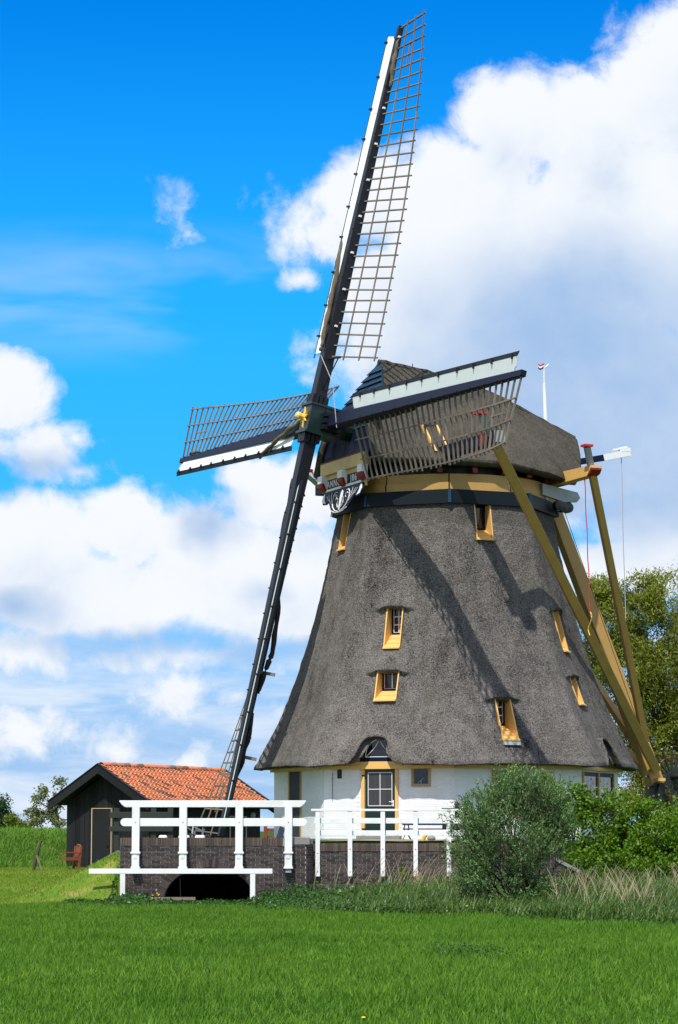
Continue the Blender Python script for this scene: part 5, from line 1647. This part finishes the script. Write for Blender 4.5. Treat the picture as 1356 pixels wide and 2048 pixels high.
s0 = pt(65, 1737, 81); s1 = pt(82, 1681, 81)
tag(MB().tube([s0 - ZU * .2, (s0 + s1) / 2 + Vector((.01, 0, 0)), s1], [.05, .055, .045], 7).build('leaning_post', M['bark']), 'round wooden post leaning to the right on the grass', 'post')
s0 = pt(73, 1710, 80.8); s1 = pt(84, 1735, 80.8)
tag(MB().beam(s0, s1 - ZU * .1, .06, .05).build('prop', M['old_wood']), 'short pale prop slanting against the leaning post', 'prop')
mb = MB(); path_pts = []
for k in range(12):
    f = k / 11
    P = pt(118 + (237 - 118) * f, 1752 + (1706 - 1752) * f, 70 - 5.0 * f)
    path_pts.append(Vector((P.x, P.y, float(ground_z(P.x, P.y)) + .05)))
for k in range(11): mb.beam(path_pts[k], path_pts[k + 1], .06, .16)
tag(mb.build('edging', M['old_wood']), 'dark timber edging of the ramp beside the bridge', 'edging')

# ================================================================== FLAG VANE BEHIND THE MILL
vb = pt(1088, 735, 84)
pole = thing('weather_vane', 'tall white pole with tiny red white and blue vane behind the cap', 'weather vane', (vb.x, 84, 1.2))
MB().tube([Vector((vb.x + .06, 84, 1.0)), Vector((vb.x + .04, 84, vb.z - 2)), Vector((vb.x, 84, vb.z - .55))], [.11, .075, .055], 10).build('pole', M['white'], pole)
MB().tube([Vector((vb.x, 84, vb.z - .55)), Vector((vb.x, 84, vb.z))], .025, 6).build('spindle', M['white'], pole)
for k, mm in enumerate(('red', 'white', 'bench_blue')):
    rows = []
    for zz in (0, .055):
        rows.append([Vector((vb.x - .20 + .2 * j / 6, 84 + .03 * math.sin(j * 1.2), vb.z + .06 - .058 * k + zz + .03 * math.sin(j * .9 + 2.5))) for j in range(7)])
    g_ = MB(); g_.grid(rows); o = g_.build('vane_stripe', M[mm], pole); sm = o.modifiers.new('thickness', 'SOLIDIFY'); sm.thickness = .02
MB().tube([Vector((vb.x + .0, 84, vb.z - .02)), Vector((vb.x + .08, 84, vb.z + .02)), Vector((vb.x + .16, 84, vb.z + .12))], [.012, .03, .02], 6).build('vane_tail', M['white'], pole)

# ================================================================== VEGETATION
def unit(a): return a / np.maximum(np.linalg.norm(a, axis=1, keepdims=True), 1e-9)
def leaves(name, C, Ln, Wd, mat, parent=None, droop=0.0, up=.0, dirs=None):
    """rhombic leaves at C (N,3); long axis random with a bias, real size"""
    n = len(C)
    d = RNG.normal(size=(n, 3)) if dirs is None else dirs + .45 * RNG.normal(size=(n, 3))
    d[:, 2] -= droop
    d = unit(d)
    nn = RNG.normal(size=(n, 3)); nn[:, 2] += up
    s = unit(np.cross(d, nn)); f = np.cross(s, d)
    L_s = (Ln * RNG.uniform(.65, 1.25, n))[:, None]; W_s = (Wd * RNG.uniform(.7, 1.2, n))[:, None]
    mid = C + f * (L_s * .08)
    v = np.stack([C - d * L_s * .5, mid + s * W_s * .5, C + d * L_s * .5, mid - s * W_s * .5], 1).reshape(-1, 3)
    off = np.array(OFF[parent.name]) if parent is not None else np.zeros(3)
    me = raw_mesh(name, v - off, 4, mat)
    return link(name, me, parent)
def blades(name, base, h, w, lean, mat, parent=None, kind=None, tri=True):
    n = len(base)
    ang = RNG.uniform(0, 2 * np.pi, n); t = np.stack([np.cos(ang), np.sin(ang), np.zeros(n)], 1)
    ln = RNG.normal(size=(n, 3)) * lean[0]; ln[:, 0] += lean[1]; ln[:, 2] = 1
    tip = base + ln * h[:, None]
    v = np.stack([base - t * w[:, None] / 2, base + t * w[:, None] / 2, tip], 1).reshape(-1, 3)
    me = raw_mesh(name, v, 3, mat)
    o = link(name, me, parent)
    if kind: o['kind'] = kind
    return o
def strips(name, base, h, w, bend, mat, parent=None, segs=4, lean=(.15, .1)):
    """curved grass or reed blades, each a tapering strip (quads)"""
    n = len(base)
    az = RNG.uniform(0, 2 * np.pi, n)
    dirv = np.stack([np.cos(az), np.sin(az), np.zeros(n)], 1)
    dirv[:, 0] += lean[1] * 3; dirv = unit(dirv)
    side = np.stack([-np.sin(az + RNG.normal(0, .8, n)), np.cos(az), np.zeros(n)], 1); side = unit(side)
    b = bend * RNG.uniform(.3, 1.4, n)
    ls = RNG.normal(0, lean[0], n)
    rows = []
    for k in range(segs + 1):
        t = k / segs
        p = base + np.array([0, 0, 1]) * (h * (t - .35 * np.clip(b, 0, 1.4) * t ** 2.6))[:, None] + dirv * (h * (b * .75 * t ** 2.2 + .1 * t))[:, None] + np.stack([ls * h * t + lean[1] * h * t, np.zeros(n), np.zeros(n)], 1)
        ww = (w * (1 - t) ** .7 * (.5 + min(1, t * 3 + .5) * .5) + .002)[:, None]
        rows.append((p - side * ww / 2, p + side * ww / 2))
    out = []
    for k in range(segs):
        out.append(np.stack([rows[k][0], rows[k][1], rows[k + 1][1], rows[k + 1][0]], 1))
    v = np.concatenate([o[:, None] for o in out], 1).reshape(-1, 3)
    me = raw_mesh(name, v, 4, mat)
    return link(name, me, parent)

def edge_y(X):   # where the lawn gives way to the rough growth of the ditch side
    return np.interp(X, [-20, -9, -6, -3, -1, 2.2, 4.3, 6, 9, 14], [58.5, 58.5, 58.2, 57.2, 54.5, 51, 48.6, 45.5, 42, 40]) + .5 * np.sin(X * 2.3) + .3 * np.sin(X * 5.1)

# ---- lawn
def in_view(n, y0, y1, margin=2.2):
    y = np.sqrt(RNG.uniform(0, 1, n) * (y1 ** 2 - y0 ** 2) + y0 ** 2)
    x = RNG.uniform(-1, 1, n) * (.137 * y + margin)
    return x, y
def patchy(x, y, s=.35, seed=3.0):
    return np.array([noise.noise(Vector((a * s + seed, b * s * .6, seed))) for a, b in zip(x, y)])
x, y = in_view(430000, 20.5, 61)
k = y < edge_y(x) + .3; x, y = x[k], y[k]
z = ground_z(x, y)
base = np.stack([x, y, z - .005], 1)
h = RNG.uniform(.04, .12, len(x)) * (1 + .35 * np.sin(x * 1.1 + .6 * y) * np.sin(y * .7 - x))
tag(blades('grass', base, h, RNG.uniform(.012, .024, len(x)), (.40, .06), M['leaf_lawn']), 'short lush green grass of the lawn', 'grass', kind='stuff')
n = 34000
x, y = in_view(n, 20.5, 60)
k = y < edge_y(x); x, y = x[k], y[k]
cl_ = np.clip(.55 + 1.1 * patchy(x, y, .55, 9.0), .15, 1.3)
tag(strips('grass_tufts', np.stack([x, y, ground_z(x, y) - .005], 1), RNG.uniform(.07, .17, len(x)) * cl_, RNG.uniform(.010, .017, len(x)), .8, M['leaf_lawn'], segs=2, lean=(.25, .05)), 'taller blades standing out of the lawn', 'grass', kind='stuff')
# ---- mown yellowish slope left of the bridge
n = 90000
x = RNG.uniform(-15, BX0 + .05, n); y = RNG.uniform(57.8, 88, n)
k = (y > edge_y(x) - .3); x, y = x[k], y[k]
base = np.stack([x, y, ground_z(x, y) - .005], 1)
tag(blades('grass_slope', base, RNG.uniform(.03, .09, len(x)), RNG.uniform(.014, .028, len(x)), (.5, .05), M['leaf_dry']), 'dry mown grass on the slope left of the bridge', 'grass', kind='stuff')
# ---- dike grass behind
n = 60000
x = RNG.uniform(-19, -3, n); y = RNG.uniform(85.5, 112, n)
base = np.stack([x, y, ground_z(x, y) - .01], 1)
tuft = .5 + .8 * np.clip(.5 + .9 * patchy(x, y, 1.3), 0, 1)
tag(strips('dike_grass', base, RNG.uniform(.16, .42, len(x)) * tuft, RNG.uniform(.02, .035, len(x)), .9, M['leaf_dike'], segs=2, lean=(.25, .05)), 'rough tall grass on the dike behind the shed', 'grass', kind='stuff')
# ---- weeds along the ditch side before the walls
n = 36000
x = RNG.uniform(-6.4, 8.5, n); t = RNG.uniform(0, 1, n) ** .7
e = edge_y(x) - RNG.exponential(.55, n); y = e + (np.minimum(61.85, e + 9) - e) * t
hmax = (.16 + .42 * t) * np.interp(x, [-6.4, -4.8, -4.3, -2.2, -1.6, -.5, 2, 8.5], [.45, .5, .28, .30, .75, 1, .9, .8])
zz = ground_z(x, y) + hmax * RNG.uniform(.05, 1, n) * (.55 + .45 * np.sin(x * 3.1 + 1.7 * np.sin(y * 2)) ** 2)
k = (x > BX0 - .1) | (y < edge_y(x) + 1.6); x, y, zz = x[k], y[k], zz[k]
tag(leaves('nettles', np.stack([x, y, zz], 1), .085, .045, M['leaf_nettle'], droop=.3, up=1.2), 'dark green nettles and weeds along the foot of the walls', 'weeds', kind='stuff')
n = 14000
x = RNG.uniform(-1.2, 4.6, n); t = RNG.uniform(0, 1, n)
e = edge_y(x); y = e + (61.9 - e) * t
hh = RNG.uniform(.4, .9, n) * (.5 + .55 * t) * np.interp(x, [-1.2, 0, 1.2, 3, 4.6], [.35, .6, 1.0, 1.1, 1.0])
tag(strips('long_grass', np.stack([x, y, ground_z(x, y)], 1), hh, RNG.uniform(.018, .036, n), .95, M['leaf_reed'], lean=(.15, .08)), 'long arching grass below the yard wall', 'grass', kind='stuff')
n = 20000
x = RNG.uniform(4.0, 10.5, n); t = RNG.uniform(0, 1, n)
e = edge_y(x) + .4; y = e + (62.5 - e) * t
hh = RNG.uniform(.35, .95, n) * (.55 + .5 * np.minimum(1, t * 2.2)) * (1 - .45 * S((y - 57) / 4))
tag(strips('reeds', np.stack([x, y, ground_z(x, y)], 1), hh, RNG.uniform(.018, .034, n), .85, M['leaf_reed'], lean=(.12, .10)), 'dense green reeds right of the willow bush', 'reeds', kind='stuff')
def straw(name, xs, ys, hs, lean, lab, z0=None):
    mb = MB()
    for a, b, h_ in zip(xs, ys, hs):
        zg = float(ground_z(a, b)); l = lean + random.gauss(0, .20); r = random.uniform(.0045, .0075); bow = random.uniform(.02, .28)
        p = [Vector((a + l * h_ * f + bow * h_ * f * f * math.copysign(1, l), b + .05 * f, zg + h_ * (f - .10 * f ** 3))) for f in (0, .25, .5, .7, .85, 1)]
        mb.tube(p, [r, r, r, r * .9, r * .7, r * .35], 3, caps=False)
        if random.random() < .5:
            q = p[1].lerp(p[2], random.random()); mb.tube([q, q + Vector((random.uniform(-.15, .3), 0, random.uniform(-.05, .18)))], [r * .9, r * .3], 3, caps=False)
    tag(mb.build(name, M['leaf_straw'], fix=False), lab, 'reeds', kind='stuff')
n = 70
gx1 = np.concatenate([RNG.normal(.9, .6, 26), RNG.normal(1.7, .25, 40), RNG.normal(2.55, .28, 70), RNG.normal(.1, .5, 12)])
straw('dry_stalks', gx1, RNG.uniform(60.4, 61.9, len(gx1)), RNG.uniform(.7, 1.35, len(gx1)), .30, 'dry straw coloured reed stalks against the brick yard wall')
gx2 = np.concatenate([RNG.normal(c_, .22, 34) for c_ in RNG.uniform(4.5, 9.6, 11)]); gy2 = RNG.uniform(49, 58, len(gx2))
straw('dry_reed_stems', gx2, gy2, RNG.uniform(.55, 1.2, len(gx2)), .03, 'dry reed stems standing among the green reeds')
gx3 = RNG.uniform(2.2, 3.4, 90); straw('dry_reed_litter', gx3, RNG.uniform(53.5, 60, 90), RNG.uniform(.35, .8, 90), .25, 'dry reed litter left of the willow bush')

# ---- yellow flowers
def flowers(name, P, r, lab, stalk=.1):
    th = thing(name, lab, 'flowers', P[0])
    mb = MB(); ms = MB()
    for p in P:
        mb.lathe(p, [(0, r * .4), (r * .7, r * .35), (r, 0), (r * .5, -r * .3)], 7); ms.tube([p - ZU * stalk, p], .005, 3)
    mb.build('petals', M['flower'], th, fix=False); ms.build('stems', M['leaf_reed'], th, fix=False)
flowers('buttercups', [pt(300 + random.uniform(0, 28), 1783 + random.uniform(0, 24), 61.2) for _ in range(12)], .026, 'cluster of yellow buttercups left of the culvert arch', .2)
flowers('dandelion', [pt(727, 2035, 22.6) ], .022, 'single yellow dandelion in the foreground lawn', .05)
flowers('dandelions', [pt(px_, py_, 50) for px_, py_ in ((934, 1812), (943, 1832), (955, 1831), (1240, 1846), (1277, 1850))], .024, 'few yellow dandelions at the edge of the reeds', .12)
cp_ = pt(925, 1905, 35.8)
n = 900
x = RNG.normal(cp_.x, .30, n); y = RNG.normal(35.8, .7, n) - (x - cp_.x) * .9
cl = thing('dark_patch', 'small patch of darker greenery in the middle of the lawn', 'clover', (cp_.x, 35.8, 0))  # dark leaves standing in for a darker patch of lawn
leaves('foliage', np.stack([x, y, ground_z(x, y) + RNG.uniform(.03, .11, n)], 1), .05, .025, M['leaf_nettle'], cl, up=1.5)
# yellow green weed growing from the wall
wp = pt(806, 1742, WY2 - .12)
sw_ = thing('wall_weed', 'yellow green weed growing out of the yard wall', 'weed', wp)
leaves('foliage', np.array(wp) + RNG.normal(size=(60, 3)) * np.array([.06, .03, .08]), .07, .05, M['leaf_hedge2'], sw_)

# ---- shrubs and trees
def crown_points(blobs, n, shell=.55):
    """leaf centres in the outer part of several lumpy ellipsoids"""
    wts = np.array([b[3] * b[4] * b[5] for b in blobs]) ** .67; wts /= wts.sum()
    out = []
    for b, c in zip(blobs, RNG.multinomial(n, wts)):
        d = unit(RNG.normal(size=(c, 3))); r = shell + (1 - shell) * RNG.uniform(0, 1, c) ** .6
        q = d * r[:, None]
        out.append(np.array(b[:3]) + q * np.array(b[3:6]) + RNG.normal(size=(c, 3)) * np.array(b[3:6]) * .13)
    return np.concatenate(out)
def clumpy(P, scale, thr, seed):
    v = np.array([noise.noise(Vector(p * scale) + Vector((seed, seed, seed))) for p in P])
    return P[v > thr]
def branch(mb, p, d, L, r, depth, tips, spread=.6, grav=-.03):
    pts = [p]; rr = [r]; q = p.copy(); dd = d.copy()
    for k in range(4):
        dd = (dd + Vector((random.gauss(0, .12), random.gauss(0, .12), random.gauss(0, .08) + grav))).normalized()
        q = q + dd * L / 4; pts.append(q.copy()); rr.append(r * (1 - .13 * (k + 1)))
    mb.tube(pts, rr, 6 if r > .04 else 4, caps=False)
    if depth == 0:
        tips.append(q); tips.append(pts[2]); return
    for k in range(random.choice((2, 3))):
        nd = (dd + Vector((random.gauss(0, spread), random.gauss(0, spread), random.gauss(0, spread * .7)))).normalized()
        branch(mb, pts[random.choice((2, 3, 4))] if k else q, nd, L * random.uniform(.62, .82), r * .55, depth - 1, tips, spread, grav)

# willow bush before the wall
bc = pt(1035, 1838, 53.5)
bush = thing('willow_bush', 'rounded silvery green willow bush in front of the wall', 'bush', (bc.x, bc.y, 0))
mb = MB(); tips = []
for k in range(9):
    a = 2 * math.pi * k / 9
    branch(mb, Vector((bc.x + .2 * math.cos(a), bc.y + .2 * math.sin(a), -.05)), Vector((.5 * math.cos(a), .5 * math.sin(a), 1)).normalized(), .75, .04, 2, tips)
mb.build('stems', M['bark_dark'], bush, fix=False)
bb = [(bc.x - .1, bc.y, 1.35, 1.20, 1.1, 1.05), (bc.x + .42, bc.y, 2.1, .78, .8, .70), (bc.x - .60, bc.y, 1.85, .70, .75, .62), (bc.x + .0, bc.y + .1, 2.5, .5, .6, .42), (bc.x - .80, bc.y - .1, 1.05, .55, .7, .55), (bc.x + .85, bc.y, 1.65, .45, .6, .5), (bc.x - .35, bc.y - .2, .55, .9, .8, .5), (bc.x + .2, bc.y - .3, .45, .6, .7, .4)]
bb = [(bc.x - .05 + (b[0] - bc.x) * .90, b[1], b[2], b[3] * .88, b[4], b[5]) for b in bb]
roots = clumpy(crown_points(bb, 3500, .42), 1.9, -.12, 4.0)
ctr = np.array([bc.x, bc.y, .35])
PL, DL = [], []
tw = MB()
for p in roots:
    d = p - ctr; d = d / np.linalg.norm(d) * .75 + np.array([0, 0, .55]) + RNG.normal(size=3) * .38
    d /= np.linalg.norm(d)
    L = RNG.uniform(.28, .55)
    m = int(L * 62)
    f = RNG.uniform(0, 1, m)
    q = p + d * (L * f)[:, None] + np.array([0, 0, -.10]) * (f ** 2)[:, None] * L + RNG.normal(size=(m, 3)) * .022
    PL.append(q); DL.append(np.repeat(d[None], m, 0) * .8)
    if RNG.uniform() < .35: tw.tube([Vector(p - d * .25), Vector(p), Vector(p + d * L * .8)], [.006, .005, .003], 3, caps=False)
P = np.concatenate(PL); D = np.concatenate(DL)
P[:, 2] = np.maximum(P[:, 2], .03)
tw.build('twigs', M['bark'], bush, fix=False, kind='stuff')
leaves('foliage', P, .082, .021, M['leaf_bush'], bush, dirs=D)
# hedge shrubs on the bank
def shrub(name, lab, blobs, n, L, W, mat, seed, thr=-.2, stems=6, group=None):
    b0 = blobs[0]
    zg = float(ground_z(b0[0], b0[1]))
    th = thing(name, lab, 'shrub', (b0[0], b0[1], zg), group)
    mb = MB(); tips = []
    for b in blobs[:4]:
        for k in range(stems // 2):
            branch(mb, Vector((b[0] + random.uniform(-.3, .3), b[1], zg - .05)), Vector((random.gauss(0, .25), random.gauss(0, .2), 1)).normalized(), max(.5, (b[2] - zg) * .8), .03, 2, tips)
    mb.build('stems', M['bark_dark'], th, fix=False)
    P = clumpy(crown_points(blobs, n, .4), 2.2, thr, seed)
    leaves('foliage', P, L, W, mat, th, up=.9)
    return th
def bl(px, py, Y, rx, ry, rz): 
    p = pt(px, py, Y); return (p.x, p.y, p.z, rx, ry, rz)
shrub('hedge_shrub', 'young yellow green shrub at the mill wall behind the willow bush', [bl(1050, 1600, 66, .55, .5, .75), bl(1030, 1560, 66, .32, .35, .42), bl(1085, 1575, 66, .4, .4, .5), bl(1110, 1600, 66, .35, .4, .5)], 5200, .085, .06, M['leaf_hedge2'], 2.0, -.1)
shrub('hedge', 'bright green leafy hedge right of the willow bush', [bl(1195, 1660, 64.5, 1.1, .8, 1.05), bl(1150, 1610, 64.8, .6, .6, .6), bl(1240, 1625, 64.5, .8, .7, .55), bl(1120, 1650, 64.6, .5, .6, .8), bl(1180, 1720, 64, .8, .7, .5), bl(1290, 1640, 64.5, .7, .7, .55), bl(1300, 1690, 64, .8, .7, .7), bl(1240, 1700, 63.8, .8, .7, .6), bl(1160, 1722, 63.2, .6, .5, .35), bl(1230, 1735, 62.8, .8, .5, .35), bl(1320, 1738, 62.6, .8, .5, .4)], 34000, .09, .066, M['leaf_hedge'], 5.0, -.10, 8)
shrub('hedge', 'bright green leafy hedge at the right edge of the view', [bl(1385, 1660, 63.5, .9, .8, .95), bl(1345, 1690, 63.2, .6, .6, .8), bl(1440, 1650, 63.5, .9, .8, 1.0), bl(1380, 1725, 63, .8, .7, .5)], 20000, .09, .066, M['leaf_hedge'], 8.0, -.10, 6)

def tree(name, lab, base, H, trunk_r, blobs, n, L, W, mat, bark, seed, thr, droop=.2, limbs=5, scale=.8, group=None, lean=(0, 0)):
    th = thing(name, lab, 'tree', base, group)
    mb = MB(); tips = []
    top = Vector(base) + Vector((lean[0], lean[1], H * .55))
    pts = [Vector(base) - ZU * .3, Vector(base).lerp(top, .3) + Vector((.05 * H * .1, 0, 0)), Vector(base).lerp(top, .65), top]
    mb.tube(pts, [trunk_r * 1.25, trunk_r, trunk_r * .8, trunk_r * .5], 9)
    for b in blobs:
        tgt = Vector(b[:3]); st_ = Vector(base).lerp(top, random.uniform(.3, .95))
        d = (tgt - st_); ln_ = d.length
        branch(mb, st_, d.normalized(), ln_ * .55, trunk_r * .30, 1, tips, .4)
    mb.build('trunk', bark, th, fix=False)
    P = clumpy(crown_points(blobs, n, .15), scale, thr, seed)
    T_ = np.array([np.array(t) for t in tips])
    if len(T_):
        extra = T_[RNG.integers(0, len(T_), n // 5)] + RNG.normal(size=(n // 5, 3)) * (.12 * H * .25)
        P = np.concatenate([P, extra])
    leaves('crown', P, L, W, mat, th, droop=droop, up=.5)
    return th
tb = (pt(1345, 1660, 93).x, 93, 1.2)
def tl(px, py, rx, rz, Y=93, ry=None): p = pt(px, py, Y); return (p.x, p.y, p.z, rx, ry or rx, rz)
tree('willow_tree', 'tall olive green willow tree behind the tail of the mill', tb, 10.5, .34,
     [tl(1200, 1185, .8, .7), tl(1290, 1185, 1.0, .8), tl(1160, 1260, .6, .8), tl(1345, 1210, 1.6, 1.3), tl(1250, 1240, 1.3, 1.2), tl(1185, 1225, .8, .9), tl(1205, 1330, 1.1, 1.3), tl(1290, 1340, 1.5, 1.3), tl(1390, 1300, 1.6, 1.6), tl(1180, 1420, .7, 1.2), tl(1250, 1440, .9, 1.2), tl(1330, 1430, 1.1, 1.0), tl(1420, 1420, 1.5, 1.5), tl(1220, 1530, .7, .9), tl(1300, 1540, .9, .8), tl(1400, 1560, 1.2, 1.0), tl(1460, 1250, 1.8, 1.8), tl(1265, 1600, .8, .6), tl(1360, 1610, .9, .6)],
     130000, .15, .048, M['leaf_tree'], M['bark_dark'], 3.0, -.10, droop=.9, scale=1.25)
tb2 = (pt(119, 1662, 112).x, 112, float(ground_z(pt(119, 1662, 112).x, 112)))
def t2(px, py, rx, rz, Y=112): p = pt(px, py, Y); return (p.x, p.y, p.z, rx, rx, rz)
tree('small_tree', 'small sparse tree with dark trunk left of the shed', tb2, 2.7, .085,
     [t2(118, 1565, .45, .3), t2(96, 1580, .5, .35), t2(78, 1600, .5, .3), t2(110, 1605, .5, .3), t2(62, 1622, .5, .3), t2(92, 1632, .6, .25), t2(130, 1590, .4, .35), t2(70, 1645, .5, .2), t2(116, 1645, .5, .2)],
     3600, .13, .075, M['leaf_small_tree'], M['bark_dark'], 6.0, -.05, .1, scale=1.6, lean=(-.25, 0))
tb3 = (pt(2, 1662, 125).x, 125, float(ground_z(pt(2, 1662, 125).x, 125)))
def t3(px, py, rx, rz, Y=125): p = pt(px, py, Y); return (p.x, p.y, p.z, rx, rx, rz)
tree('dark_tree', 'dark green tree at the left edge beyond the dike', tb3, 2.6, .12,
     [t3(0, 1615, .6, .7), t3(12, 1640, .7, .5), t3(-20, 1620, .8, .8), t3(24, 1650, .6, .3), t3(-50, 1600, .9, .9)], 9000, .12, .07, M['leaf_far'], M['bark_dark'], 9.0, -.3, .1, scale=1.2)
shrub('dike_bush', 'low yellow green bush between the two trees on the dike', [t3(38, 1650, .5, .3, 118), t3(22, 1640, .35, .3, 118), t3(50, 1655, .4, .2, 118)], 1600, .12, .08, M['leaf_hedge2'], 1.0, -.2, 4)
